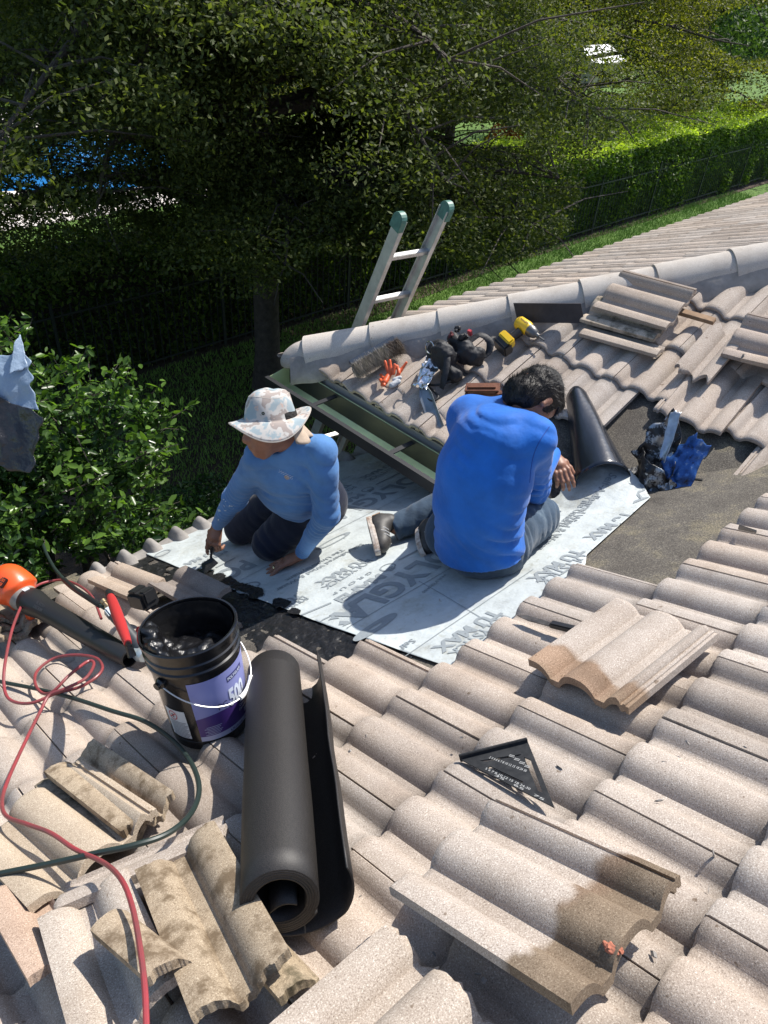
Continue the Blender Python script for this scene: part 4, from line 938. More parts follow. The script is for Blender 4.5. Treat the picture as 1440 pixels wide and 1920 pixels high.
wrap('warning_label', -66, -33, lambda s: .045, lambda s: .155, M_WH, bucket, .0012)
def on_bucket(s, th0, h0, size, m, parent, name, bold=.02, wide=1.0, slant=0):
    v, f = text_geo(s, bold); x0 = v[:, 0].min()
    P = [bk(th0+math.degrees((x-x0)*size*wide/.145), h0+y*size+(x-x0)*size*slant, dr=.0024) for x, y in v[:, :2]]
    return obj(name, P, f, m, parent)
wrap('logo_box', 31, 62, lambda s: .218, lambda s: .238, M_NAVY, lab, .0018, 8, 1)
on_bucket('POLYGLASS', 32, .2225, .0150, M_WTXT, lab, 'logo_text', .02, .88)
on_bucket('PG', 12, .138, .034, M_NAVY, lab, 'grade_text', .0, .9); on_bucket('500', 29, .132, .082, M_WTXT, lab, 'number_text', .045, .62)
for i, s_ in enumerate(('Modified', 'Cement', 'Cemento')): on_bucket(s_, 46-2*i, .112-.0135*i, .013, M_WTXT, lab, 'label_text', .01, .9)
on_bucket('4.75 US GAL - 17.97 L', 22, .038, .0125, M_NAVY, lab, 'volume_text', .015, .9)
for a in (53, 62): wrap('symbol', a, a+6, lambda s: .062, lambda s: .076, M_LG, lab, .0018, 4, 1)
for i in range(6): wrap('small_print', -12+3*(i % 2), 8+2*(i % 3), lambda s, i=i: .056+.0058*i, lambda s, i=i: .058+.0058*i, M_LG, lab, .0018, 8, 1)
wl = bpy.data.objects['warning_label']
for i in range(11): wrap('small_print', -62, -37+2*(i % 3), lambda s, i=i: .049+.0058*i, lambda s, i=i: .0512+.0058*i, M_TXTG, wl, .0018, 6, 1)
vs_ = []; 
for i in range(33):
    t_ = 2*math.pi*i/32
    for r in (.0145, .0175): vs_.append(bk(-53+math.degrees(math.cos(t_)*r/.14), .132+math.sin(t_)*r, dr=.0020))
obj('ban_sign', vs_, [(2*i, 2*i+1, 2*i+3, 2*i+2) for i in range(32)], M_RDL, wl)
for a, b_, w_ in (((-57,.125),(-49,.139),.004), ((-54,.139),(-52,.124),.005)):
    A_, B_ = bk(*a, dr=.0022), bk(*b_, dr=.0022); s_ = unit(np.cross(B_-A_, bk(-53,.13,1)-bc))*w_/2; obj('ban_mark', [A_-s_, B_-s_, B_+s_, A_+s_], [(0,1,2,3)], M_TXTG if w_ > .0045 else M_RDL, wl)
M_WIRE = mat('bail_wire', (.62,.62,.6), .35, .3)
mb = MB(); piv = -52; pd = unit(bk(piv, .26, 1)-bc-ba*.26); fd = unit(np.cross(pd, ba)); fd = fd if fd@e2 > 0 else -fd; beta = math.radians(33); dn = fd*math.cos(beta)-ba*math.sin(beta)
pts = [bc+ba*.262+pd*.141*math.cos(t_)+dn*.185*math.sin(t_) for t_ in np.linspace(0, math.pi, 40)]
mb.tube(pts, .0021, 7); bail = mb.build('bail', M_WIRE, bucket, True)
mb = MB(); mb.tube(pts[19:27], .0075, 9); mb.build('grip', mat('grip_white', (.70,.70,.68), .5), bail, True)
for th in (piv, piv+180): mb = MB(); q = bk(th, .262); d = unit(q-(bc+ba*.262)); mb.lathe(q-d*.004, d, [(0,0), (.017,0), (.017,.014), (.011,.02), (.011,.028), (0,.028)], 16); mb.build('bail_boss', M_PLBK, bucket, True)
# red-handled trowel in the bucket
M_REDP = mat('red_grip', (.42,.03,.03), .45); M_TOOLBK = mat('tool_black', (.015,.015,.016), .45)
a, b_ = bk(-88, .42, .235), bk(-84, .375, .145); d = unit(b_-a); tl = thing('bucket_trowel', a, 'red-handled trowel stuck in the black cement, leaning on the bucket rim', 'trowel')
a = PA(204,1110,.40); b_ = bk(-82,.372,.165); d = unit(b_-a); Lh = np.linalg.norm(b_-a)
tl.location = tuple(a)
mb = MB(); mb.tube([a+d*Lh*s_ for s_ in (.10,.2,.45,.7,.9,.97)], [.013,.0165,.018,.0165,.013,.011], 14); mb.build('handle', M_REDP, tl, True)
mb = MB(); mb.tube([a, a+d*Lh*.06, a+d*Lh*.12], [.012,.0155,.015], 14); mb.build('butt', M_TOOLBK, tl, True)
mb = MB(); mb.tube([b_-d*.02, b_+d*.012, b_+d*.02-ba*.03], [.008,.010,.012], 8); mb.build('tang', M_TAR, tl, True)

# ================= black felt roll =================
M_FELTR = bpy.data.materials.new('felt_roll'); M_FELTR.use_nodes = True; t = M_FELTR.node_tree; b = t.nodes['Principled BSDF']; b.inputs['Roughness'].default_value = .55; b.inputs['Specular IOR Level'].default_value = .5
pos = t.nodes.new('ShaderNodeNewGeometry').outputs['Position']; n1 = noise_node(t, pos, 420, 2, .6); t.links.new(ramp_node(t, [(.35, (.008,.007,.0065)), (.65, (.030,.026,.023))], n1.outputs['Fac']).outputs[0], b.inputs['Base Color'])
bp = t.nodes.new('ShaderNodeBump'); bp.inputs['Strength'].default_value = .5; bp.inputs['Distance'].default_value = .001; t.links.new(n1.outputs['Fac'], bp.inputs['Height']); t.links.new(bp.outputs[0], b.inputs['Normal'])
r0 = PA(526, 1690, .205); r1 = PA(514, 1262, .185); ax = unit(r1-r0); Lr = np.linalg.norm(r1-r0); ua = unit(nA-(nA@ax)*ax); ub = np.cross(ax, ua); ub = ub if (RC@ub)[0] > 0 else -ub   # ub: right
prof2 = []; 
for i in range(0, 300):      # inner spiral (dense wraps)
    th = i/300*2*math.pi*5.0; r = .052+.0052*th/(2*math.pi)*1.0; prof2.append((th, r))
vs2 = [(math.cos(th-.6)*r*1.0, math.sin(th-.6)*r) for th, r in prof2]
# last wrap springs away: from the bottom of the roll it opens to the right
te, re = prof2[-1]; a0 = te-.6
ext = []
for i in range(1, 60):
    s_ = i/59; ang = -math.pi/2-.9+s_*(math.pi*.5+1.15); R_ = .085+.0+.062*min(1, s_*1.5)**1.2; ext.append((math.cos(ang)*R_+.0, math.sin(ang)*R_*.86+.004))
path = vs2; N = len(path)
def sweep(path, name, parent, th=.004, closed=False, taper=None):
    vs_ = []; K = 14
    for k in range(K+1):
        c = r0+ax*(Lr*k/K)
        wv_ = vnoise(np.array([[k*.45, i*.012, 3.0] for i in range(len(path))]), 1)
        for i, (x, y) in enumerate(path): g = 1+.022*wv_[i]; vs_.append(c+ub*x*g+ua*y*g)
    n = len(path); f = [(k*n+i, k*n+i+1, (k+1)*n+i+1, (k+1)*n+i) for k in range(K) for i in range(n-1)]
    o = obj(name, vs_, f, M_FELTR, parent, True); md = o.modifiers.new('s', 'SOLIDIFY'); md.thickness = th; md.offset = -1; return o
roll = thing('felt_roll', r0, 'thick black roll of roofing felt with its outer layer springing open, in the foreground', 'roll')
sweep(path, 'wound_layers', roll, .0055); sweep(ext, 'loose_flap', roll, .0035)
rr_ = prof2[-1][1]
for c in (r0+ax*.0005, r1-ax*.0005):
    mb = MB(); ring_ = [(c+(ub*math.cos(t_)+ua*math.sin(t_))*q) for t_ in np.linspace(0, 2*math.pi, 49)[:-1] for q in (.053, rr_-.001)]; mb.add(ring_, [(2*i, 2*i+1, (2*i+3) % 96, (2*i+2) % 96) for i in range(48)]); mb.build('end_face', M_FELTR, roll)
vsI = [(-.03+.06*s_, -.02+.012*math.sin(s_*3)) for s_ in np.linspace(0, 1, 12)]; sweep(vsI, 'inner_tongue', roll, .004)

# ================= hoses and the nailer =================
M_HRED = mat('red_hose', (.30,.035,.045), .4, var=.3, vscale=8, dirt=(.16,.05,.05)); M_HGRN = mat('green_hose', (.018,.03,.026), .42)
def hose(name, pts, r, m, label): 
    mb = MB(); P = spline([PA(*q) for q in pts], 9); mb.tube(P, r, 9); return tag(mb.build(name, m, None, True, loc=P[0]), label, 'hose')
hose('air_hose', [(190,1160,.20), (172,1118,.22), (140,1094,.22), (105,1088,.22), (60,1105,.24), (28,1165,.24), (10,1240,.20), (8,1290,.15), (22,1314,.135), (60,1318,.13), (105,1300,.13), (150,1288,.13), (182,1268,.135), (192,1250,.135), (178,1233,.135), (140,1228,.13), (100,1235,.125), (70,1258,.125), (66,1282,.125), (80,1300,.13), (100,1296,.15), (130,1266,.17), (165,1240,.16), (176,1246,.155), (160,1272,.155), (120,1292,.155), (92,1304,.15), (75,1335,.135), (50,1385,.135), (18,1455,.14), (4,1500,.15), (12,1530,.17), (50,1545,.19), (95,1562,.20), (140,1592,.21), (195,1618,.235), (228,1650,.26), (248,1700,.275), (263,1780,.28), (272,1860,.28), (275,1960,.28)], .0056, M_HRED, 'pinkish red air hose looping over the tiles at the left')
hose('thick_hose', [(-60,1262,.12), (0,1278,.12), (70,1292,.12), (140,1310,.12), (210,1333,.12), (270,1352,.12), (320,1385,.12), (355,1425,.12), (372,1465,.13), (370,1500,.14), (350,1535,.17), (310,1565,.20), (250,1585,.22), (180,1600,.22), (100,1618,.20), (30,1632,.18), (-60,1650,.17)], .0072, M_HGRN, 'dark green hose curving from the left edge around the broken tile')
nl = thing('air_nailer', PA(262,1205,.12), 'pneumatic nailer with black canister lying behind the bucket', 'nailer')
a, b_ = PA(212,1150,.26), PA(265,1215,.15); M_GREYG = mat('grip_grey', (.045,.048,.052), .5); M_ALU = mat('cast_alloy', (.42,.47,.48), .4, .6, bump=.3, bscale=30); M_BRASS = mat('brass', (.32,.24,.14), .4, .8)
mb = MB(); mb.tube([a, (a+b_)/2, b_], [.024,.022,.023], 14); mb.build('grip', M_GREYG, nl, True)
d = unit(b_-a); mb = MB(); mb.box(a-d*.006, d*.022, np.cross(d, nA)*.028, np.cross(d, np.cross(d, nA))*.024, bev=.006); mb.build('air_cap', M_ALU, nl, True)
mb = MB(); q = a-d*.03; mb.lathe(q, -d, [(.012,0), (.012,.012), (.008,.014), (.008,.026), (.011,.028), (.011,.042), (.007,.044)], 12); mb.build('coupler', M_BRASS, nl, True)
mb = MB(); q = PA(258,1222,.14); d2 = unit(PA(283,1245,.13)-PA(246,1212,.14)); mb.box(q, d2*.045, np.cross(d2, nA)*.024, nA*.022, bev=.009); mb.lathe(q+d2*.03, d2, [(0,0),(.024,0),(.026,.01),(.018,.03),(0,.03)], 14); mb.build('nose', M_ALU, nl, True)
mb = MB(); q = PA(268,1122,.19); dx = unit(PA(296,1130,.19)-PA(235,1118,.19)); dy = np.cross(nA, dx); mb.box(q, dx*.055, dy*.04, nA*.038, bev=.012); mb.box(q+dx*.045+nA*.02, dx*.018, dy*.030, nA*.028, bev=.006); mb.box(q-dx*.02+nA*.04, dx*.02, dy*.03, nA*.005, bev=.002); mb.build('canister', M_TOOLBK, nl, True)
mb = MB(); mb.tube([PA(262,1180,.14), PA(255,1200,.14), PA(250,1222,.13)], .014, 10); mb.build('trigger_guard', M_REDP, nl, True)
mb = MB(); P = spline([PA(205,1146,.27), PA(170,1124,.28), PA(132,1098,.28), PA(104,1068,.27), PA(88,1040,.27), PA(78,1018,.28), PA(60,1012,.26), (PA(20,1045,.2)), PA(-40,1100,.15)], 8)
mb.tube(P, .0075, 10); mb.build('whip_hose', M_HGRN, nl, True); mb = MB(); mb.tube(P[4:20], [.011]*16, 10); mb.build('hose_boot', M_TOOLBK, nl, True)

# ================= leaf blower =================
M_OR = mat('orange_plastic', (.75,.10,.02), .35, coat=.2); M_GRP = mat('grey_plastic', (.30,.28,.25), .5, var=.3, vscale=10)
bl = thing('leaf_blower', PA(40,1140,.12), 'orange and black leaf blower on the weathered tile stack at the left edge', 'leaf blower')
a, b_ = PA(52,1124,.24), PA(243,1234,.13); d = unit(b_-a); L_b = np.linalg.norm(b_-a)
mb = MB(); mb.lathe(a, d, [(.0,0), (.046,0), (.056,.012), (.058,.05), (.052,.10), (.046,.14), (.044,.25), (.040,L_b*.8), (.036,L_b), (.030,L_b+.003), (.030,L_b-.05), (0,L_b-.06)], 28); mb.build('tube', M_TOOLBK, bl, True, angle=40)
sdir = unit(np.cross(d, nA)); topd = unit(np.cross(sdir, d)); topd = topd if topd@nA > 0 else -topd
mb = MB(); mb.lathe(a-d*.055, d, [(.056,0), (.060,.01), (.054,.055), (.048,.07)], 28); mb.build('collar', M_GRP, bl, True)
mb = MB(); q = a+d*.02+topd*.058; mb.box(q, d*.012, sdir*.012, topd*.0015); mb.build('sticker', M_WH, bl)
v, f = text_geo('BLACK+\nDECKER', .02)
def place_txt(s, c, r, u, size, m, parent, name='badge_text', bold=.02):
    v, f = text_geo(s, bold); cc = (v.max(0)+v.min(0))/2; return obj(name, [c+r*(x-cc[0])*size+u*(y-cc[1])*size for x, y, _ in v], f, m, parent)
tocam = unit(Z5-a); tcd = unit(tocam-(tocam@d)*d)
place_txt('BLACK+\nDECKER', a+d*.17+tcd*.047, d, np.cross(tcd, d), .018, M_GREYG, bl)
o_ = a-d*.115+topd*.015
fo = body_sdf([('e', o_+topd*.02, np.array([d, sdir, topd]), (.105,.08,.095)), ('c', o_+d*.04, a-d*.06, .088, .06), ('c', o_-sdir*.0-topd*.13+d*.06, a-d*.02-topd*.085, .022, .02), ('c', o_-topd*.13+d*.06, o_-topd*.09-d*.1, .022, .022), ('c', a-d*.02-topd*.085, a-d*.04-topd*.03, .02, .03)], .015)
v, f = surfnet(fo, o_-.26, o_+.26, .006); obj('motor_housing', v, f, M_OR, bl, True)
q = o_+d*.040+tcd*.094; mb = MB(); mb.box(q, d*.036, np.cross(tcd, d)*.022, tcd*.006, bev=.003); mb.build('badge', mat('badge', (.04,.015,.015), .4), bl, True)
place_txt('BLACK+\nDECKER', q+tcd*.0068, -d, -np.cross(tcd, d), .018, M_OR, bl)
mb = MB(); mb.box(o_-topd*.05+tcd*.07-d*.02, d*.04, np.cross(tcd, d)*.018, tcd*.012, bev=.005); mb.build('vent', M_TOOLBK, bl, True)
for k in range(5): mb = MB(); mb.tube([o_+d*(-.06+.022*k)+tcd*.06+np.cross(tcd, d)*(-.075), o_+d*(-.06+.022*k)+tcd*.088+np.cross(tcd, d)*(-.045)], .004, 6); mb.build('vent_slot', M_TOOLBK, bl, True)

# ================= speed square =================
M_SQ = mat('square_black', (.010,.011,.013), .75, spec=.2, var=.5, vscale=45, dirt=(.035,.036,.038)); M_SQW = mat('square_print', (.36,.36,.35), .6)
q0, q1, q2 = PA(862,1424,.112), PA(990,1392,.120), PA(1040,1515,.112)      # fence ends and far tip
sx = unit(q1-q0); sz = unit(np.cross(sx, q2-q0)); sz = sz if sz@nA > 0 else -sz; sy = np.cross(sz, sx); sy = sy if (q2-q0)@sy > 0 else -sy
Lx = np.linalg.norm(q1-q0); tx, ty = (q2-q0)@sx, (q2-q0)@sy
sq = thing('speed_square', q0, 'black triangular carpenter square with white scale marks lying on the tiles', 'carpenter square')
S = lambda x, y, z=0: q0+sx*x+sy*y+sz*z
def bary(a, b_, c_): A_, B_, C_ = (0,0), (Lx,0), (tx,ty); return (A_[0]*a+B_[0]*b_+C_[0]*c_, A_[1]*a+B_[1]*b_+C_[1]*c_)
def tri_ring(o, i): return o+i
outer = [bary(1,0,0), bary(0,1,0), bary(0,0,1)]
slots = [[bary(.74,.16,.10), bary(.14,.70,.16), bary(.20,.62,.18), bary(.66,.20,.14)], [bary(.66,.10,.24), bary(.28,.14,.58), bary(.26,.18,.56), bary(.62,.16,.22)], [bary(.13,.66,.21), bary(.06,.66,.28), bary(.07,.16,.77), bary(.12,.14,.74)]]
cu = bpy.data.curves.new('sq', 'CURVE'); cu.dimensions = '2D'; cu.fill_mode = 'BOTH'; cu.extrude = .0015
for P in [outer]+slots:
    sp = cu.splines.new('POLY'); sp.points.add(len(P)-1); sp.use_cyclic_u = True
    for k, (x, y) in enumerate(P): sp.points[k].co = (x, y, 0, 1)
tmp = bpy.data.objects.new('sq', cu); C.objects.link(tmp); me = tmp.evaluated_get(bpy.context.evaluated_depsgraph_get()).to_mesh()
sv = [S(*q.co) for q in me.vertices]; sf = [tuple(p.vertices) for p in me.polygons]; bpy.data.objects.remove(tmp)
obj('plate', sv, sf, M_SQ, sq)
mb = MB(); mb.box(S(Lx/2, -.002, .002), sx*Lx/2, sy*.004, sz*.011, bev=.0015); mb.build('fence_edge', M_SQ, sq, True)
def sq_txt(s, a, b_, size): 
    (x0, y0), (x1, y1) = a, b_; r = unit(V(x1-x0, y1-y0)); u = V(-r[1], r[0]); v, f = text_geo(s, .01); sc = math.hypot(x1-x0, y1-y0)/(v[:, 0].max()-v[:, 0].min())
    hand = np.cross(sx, sy)@sz; u = u if (u[1] < 0) else -u
    obj('scale_marks', [S(x0+r[0]*(x-v[:,0].min())*sc+u[0]*y*size, y0+r[1]*(x-v[:,0].min())*sc+u[1]*y*size, .0021) for x, y, _ in v], f, M_SQW, sq)
sq_txt('2 3 4 5 6 7 8 10 12 15 18 24 30', bary(.60,.30,.10), bary(.18,.38,.44), .010)
sq_txt('5 6 7 8 10 12 15 18 24-30', bary(.70,.05,.25), bary(.22,.08,.70), .009); sq_txt('35   65   75', bary(.60,.02,.38), bary(.10,.02,.88), .008)
for i in range(4): sq_txt('====', bary(.34-.05*i,.50-.02*i,.16+.07*i), bary(.28-.05*i,.52-.02*i,.20+.07*i), .020)
# ================= knife on the tiles =================
kn = thing('tar_knife', PA(1030,1170,.12), 'tar-blackened cutting tool lying across the tiles right of the sheet', 'knife')
a, b_, c = PA(970,1155,.125), PA(1033,1172,.125), PA(1092,1186,.125); d = unit(c-a); s_ = np.cross(nA, d)
mb = MB(); mb.prism([a, a+d*.03+s_*.014, b_+s_*.010, b_-s_*.010, a+d*.05-s_*.012], nA*.003); mb.build('blade', mat('dirty_steel', (.12,.11,.10), .5, .5, var=.7, vscale=40), kn)
mb = MB(); mb.box((b_+c)/2+nA*.004, (c-b_)/2, s_*.013, nA*.009, bev=.004); mb.build('handle', M_TOOLBK, kn, True)

# ================= tools on the far slope =================
# push-broom head
br = thing('broom_head', PB(700,690,.1), 'dark broom head with dirty grey bristles on the hip corner', 'broom')
a, b_ = PB(664,694,.155), PB(748,646,.155); d = unit(b_-a); s_ = unit(np.cross(nB, d)); s_ = s_ if s_@V(-1,-1,0) > 0 else -s_
mb = MB(); mb.box((a+b_)/2-s_*.03+nB*.02, (b_-a)/2, s_*.028, nB*.012, bev=.004); mb.build('block', mat('broom_block', (.03,.04,.06), .4), br, True)
n = 9000; u = RNG.uniform(-.02, 1.02, n); w_ = RNG.normal(0, .016, n); st = a+np.outer(u, b_-a)+np.outer(w_, nB)*1.0+nB*.01-s_*.012
en = st+s_*RNG.uniform(.05, .085, n)[:, None]+RNG.normal(0, .013, (n, 3))-nB*.02; wd = np.cross(en-st, RNG.normal(size=(n, 3))); wd = wd/np.linalg.norm(wd, axis=1)[:, None]*.0007
M_BRIST = leaf_mat('bristle', (.06,.035,.025), (.32,.29,.26), .7, .1); o = obj('bristles', np.stack([st-wd, st+wd, en], 1).reshape(-1, 3), np.arange(3*n).reshape(-1, 3), M_BRIST, br); tt = np.repeat(np.clip(.35+.65*RNG.random(n)-.5*(u > .75), 0, 1), 3); set_tint(o, np.stack([tt]*3, 1))
# orange gloves
M_GLV = mat('orange_rubber', (.62,.10,.03), .4, bump=.3, bscale=60); M_GLW = mat('knit_grey', (.42,.43,.44), .8, bump=.6, bscale=120)
gl = thing('work_gloves', PB(735,705,.1), 'pair of orange rubber work gloves with grey cuffs on the tiles below the broom', 'gloves')
g0 = PB(738,712,.12)
G = lambda x, y, h=.12: PB(x, y, h)
fg = body_sdf([('c', G(722,716), G(731,700), .016,.016), ('c', G(727,694,.14), G(722,678,.17), .010,.008), ('c', G(733,694,.14), G(731,676,.17), .010,.008), ('c', G(738,700,.13), G(740,684,.16), .010,.008), ('c', G(718,708), G(714,703,.12), .010,.008), ('c', G(716,716), G(713,712,.12), .010,.008), ('c', G(720,722), G(716,722,.11), .010,.008), ('c', G(744,706,.12), G(752,694,.13), .009,.009), ('c', G(752,694,.13), G(762,680,.15), .009,.007), ('c', G(748,700,.13), G(745,686,.15), .009,.007)], .008)
v, f = surfnet(fg, g0-.14, g0+.14, .0035); obj('palm', v, f, M_GLV, gl, True)
fg = body_sdf([('c', G(735,722), G(747,716), .017,.015), ('c', G(740,712), G(750,708), .014,.012)], .008); v, f = surfnet(lambda p: fg(p)+.002*vnoise(p, 90), g0-.12, g0+.12, .0035); obj('cuff', v, f, M_GLW, gl, True)
# tool belt
M_NYL = mat('black_nylon', (.012,.012,.014), .65, bump=.7, bscale=25, bdist=.01); M_MAROON = mat('maroon_cloth', (.10,.02,.022), .8)
tb_ = thing('tool_belt', PB(855,680,.1), 'black nylon tool belt heaped with pouches beside the yellow driver', 'tool belt')
c = PB(855,675,.14); Gb = PB
fp = body_sdf([('e', Gb(832,668,.19), RB, (.075,.06,.09)), ('e', Gb(872,660,.17), RB, (.06,.055,.075)), ('e', Gb(893,668,.15), RB, (.045,.06,.05)), ('e', Gb(845,700,.13), RB, (.07,.045,.05)), ('e', Gb(853,640,.20), RB, (.05,.035,.05))], .02)
v, f = surfnet(lambda p: fp(p)+.008*vnoise(p, 30, 1)+.004*vnoise(p, 80, 2), c-.24, c+.24, .006); obj('pouch', v, f, M_NYL, tb_, True)
for P, r in (([(806,672,.18),(808,650,.22),(822,640,.24),(836,650,.25),(838,680,.22),(832,712,.17),(828,728,.13)], .018), ([(880,640,.2),(900,628,.21),(918,640,.18),(915,662,.14),(895,672,.13)], .020), ([(912,640,.17),(925,632,.13),(935,640,.10)], .012)):
    mb = MB(); PP = spline([PB(*q) for q in P], 6); mb.tube(PP, r, 8, flat=nB); mb.build('strap', M_NYL, tb_, True)
for i, (x, y, h, r) in enumerate([(858,618,.24,.016), (846,628,.26,.014), (868,632,.25,.018), (876,648,.22,.015)]): blobmesh('cloth_fold', PB(x, y, h), (r*1.6, r, r), M_MAROON if i % 2 else M_NYL, tb_, i, .6)
mb = MB(); q = PB(881,624,.22); mb.box(q, RB[0]*.012, RB[1]*.010, nB*.018, bev=.003); mb.build('red_box', mat('red_case', (.45,.05,.06), .4), tb_, True)
mb = MB(); mb.tube([PB(806,652,.24)+V(.0,.03*math.cos(a_),.035*math.sin(a_)) for a_ in np.linspace(0, 2*math.pi, 17)], .004, 6); mb.build('steel_loop', mat('chrome', (.6,.6,.6), .25, 1), tb_, True)
mb = MB(); 
# snips
sn = thing('snips', PB(805,725,.11), 'black-handled snips on the tiles under the tool belt', 'snips')
for P in ([(785,708,.12),(800,722,.12),(815,735,.12),(822,745,.12),(810,752,.12),(798,742,.12),(795,728,.12)], [(850,712,.12),(830,720,.12),(812,722,.12),(795,718,.12),(788,726,.12),(796,732,.12)]): mb = MB(); mb.tube(spline([PB(*q) for q in P], 5), .007, 8); mb.build('handle', M_TOOLBK, sn, True)
# impact driver
M_YEL = mat('yellow_plastic', (.70,.45,.02), .4); dr_ = thing('impact_driver', PB(975,640,.1), 'yellow and black cordless driver lying on the far tiles', 'drill')
D = PB; a, b_ = D(975,606,.15), D(1003,626,.14); d = unit(b_-a)
mb = MB(); mb.lathe(a-d*.02, d, [(0,0),(.030,.003),(.038,.015),(.039,.075),(.034,.095)], 20); mb.build('motor_body', M_YEL, dr_, True)
mb = MB(); mb.lathe(a+d*.072, d, [(.034,0),(.034,.02),(.024,.05),(.014,.058),(.012,.075),(.005,.077),(.005,.115),(0,.116)], 16); mb.build('gear_case', mat('gear_metal', (.13,.13,.13), .4, .6), dr_, True)
h0, h1 = D(975,622,.14), D(948,642,.12); mb = MB(); mb.tube([h0, (h0*.6+h1*.4), h1], [.026,.023,.026], 12); mb.build('handle', M_TOOLBK, dr_, True)
dd = unit(h1-h0); q = D(944,650,.125); s_ = np.cross(nB, dd); mb = MB(); mb.box(q+nB*.01, dd*.028, s_*.058, nB*.034, bev=.008); mb.build('battery', M_TOOLBK, dr_, True)
mb = MB(); mb.box(q-dd*.026+nB*.030, dd*.022, s_*.055, nB*.026, bev=.008); mb.build('battery_top', M_YEL, dr_, True)
place_txt('DEWALT', a+d*.03+nB*.0395, -d, np.cross(nB, -d), .018, M_TOOLBK, dr_)
# leather pouch
M_LEA = mat('brown_leather', (.16,.055,.025), .5, var=.4, vscale=12, bump=.3, bscale=60); lp = thing('leather_pouch', PB(905,730,.1), 'brown leather pouch standing behind the man in bright blue', 'pouch')
c = PB(905,738,.15); d = unit(PB(940,735,.15)-PB(870,735,.15)); up = unit(nB+V(0,0,.4)); s_ = np.cross(d, up); mb = MB(); mb.box(c, d*.085, up*.055, s_*.028, bev=.014); mb.build('body', M_LEA, lp, True)
for k in (.042, .018): mb = MB(); mb.box(c+up*k, d*.088, up*.004, s_*.032, bev=.002); mb.build('welt', M_LEA, lp, True)
mb = MB(); mb.box(c+d*.095-up*.02, d*.016, up*.03, s_*.02, bev=.006); mb.build('side_loop', M_LEA, lp, True)
# scrub brush
sb = thing('wire_brush', PB(992,695,.1), 'round scrub brush with straw bristles just beyond the dark-haired head', 'brush')
c = PB(993,700,.13); n = 2500; dv = RNG.normal(size=(n, 3)); dv /= np.linalg.norm(dv, axis=1)[:, None]; en = c+dv*.038*V(1.3,1.3,.8); wd = np.cross(dv, RNG.normal(size=(n, 3))); wd = wd/np.linalg.norm(wd, axis=1)[:, None]*.0009
o = obj('bristles', np.stack([c-wd+dv*.01, c+wd+dv*.01, en], 1).reshape(-1, 3), np.arange(3*n).reshape(-1, 3), M_BRIST, sb); tt = np.repeat(RNG.random(n)*.8, 3); set_tint(o, np.stack([tt]*3, 1))
blobmesh('core', c, (.03,.03,.02), M_LEA, sb, 1, .2)
# galvanised strip and foil
M_GALV = mat('galvanised', (.22,.25,.28), .42, .6, var=.4, vscale=14); M_FOIL = mat('foil', (.72,.73,.75), .22, .95, bump=.8, bscale=40)
gs = thing('flashing_strip', PB(810,770,.1), 'bent galvanised strip with a crumpled foil end, leaning off the eave', 'flashing')
P0, P1 = PB(792,722,.15), PB(832,828,.02); d = unit(P1-P0); w_ = unit(PB(815,735,.15)-PB(780,725,.15)); w_ = unit(w_-(w_@d)*d); nn = np.cross(d, w_); vs_ = []
for i in range(21):
    s_ = i/20; wd_ = .036*min(1, .45+3*s_) if s_ < .2 else .036
    for k in (-1, -.6, .6, 1): vs_.append(P0+(P1-P0)*s_+w_*wd_*k+nn*(.006*(abs(k) > .9)+.012*math.sin(s_*3)))
f = [(i*4+j, (i+1)*4+j, (i+1)*4+j+1, i*4+j+1) for i in range(20) for j in range(3)]; o = obj('strip', vs_, f, M_GALV, gs, False); md = o.modifiers.new('s', 'SOLIDIFY'); md.thickness = .002
crumple('foil', [PB(776,722,.14), PB(800,734,.15), PB(832,664,.17), PB(806,655,.16)], 34, .012, M_FOIL, gs, 4, 22)
# tape roll in the gutter
c = PA(0,0); q = hit(686, 781, V(0,0,1), gzl-.05); tr = MB(); axg = unit(V(.15,.1,1)); tr.lathe(q-axg*.03, axg, [(.022,0),(.045,0),(.045,.045),(.022,.045),(.022,0)], 28)
tag(tr.build('tape_roll', M_TOOLBK, None, True, loc=q), 'black roll of tape lying in the green gutter', 'tape')
# ================= ladder =================
M_ALUL = mat('aluminium', (.50,.50,.49), .38, .55, var=.3, vscale=12, bump=.15, bscale=60); M_GCAP = mat('green_cap', (.07,.18,.14), .5, var=.4, vscale=30)
ld = thing('ladder', (2.7, 4.2, 0), 'aluminium extension ladder with green rail caps rising behind the hip', 'ladder')
Lb = V(2.71,4.23,0); Lt = V(3.115,3.015,5-1.27); off = V(.315,-.055,0); d = unit(Lt-Lb); od = unit(off); fn = np.cross(od, d); fn = fn if fn[2] > 0 else -fn
for k, q in enumerate((0, 1)):
    s_ = Lb+off*q; e_ = Lt+off*q+d*(.03*q); c = (s_+e_)/2; hl = np.linalg.norm(e_-s_)/2
    mb = MB(); mb.box(c, d*hl, od*.004, fn*.040); 
    for sg in (-1, 1): mb.box(c+fn*.038*sg+od*(.012 if q == 0 else -.012), d*hl, od*.014, fn*.003)
    rl = mb.build('side_rail', M_ALUL, ld)
    mb = MB(); prof_c = []; 
    for i in range(9): t_ = math.pi*i/8; prof_c.append(e_+fn*math.cos(t_)*.046+d*(math.sin(t_)*.04-.0)-od*.018)
    prof_c = [e_+fn*.046-d*.06-od*.018]+prof_c+[e_-fn*.046-d*.06-od*.018]; mb.prism(prof_c, od*.036); mb.build('rail_cap', M_GCAP, rl)
for i in range(13):
    q = Lt-d*(.255+.305*i); 
    if (Lb-q)@d > -.05: break
    mb = MB(); mb.box(q+off/2, od*np.linalg.norm(off)/2, d*.014, fn*.018, bev=.003); mb.build('rung', M_ALUL, ld, True)
    mb = MB(); 
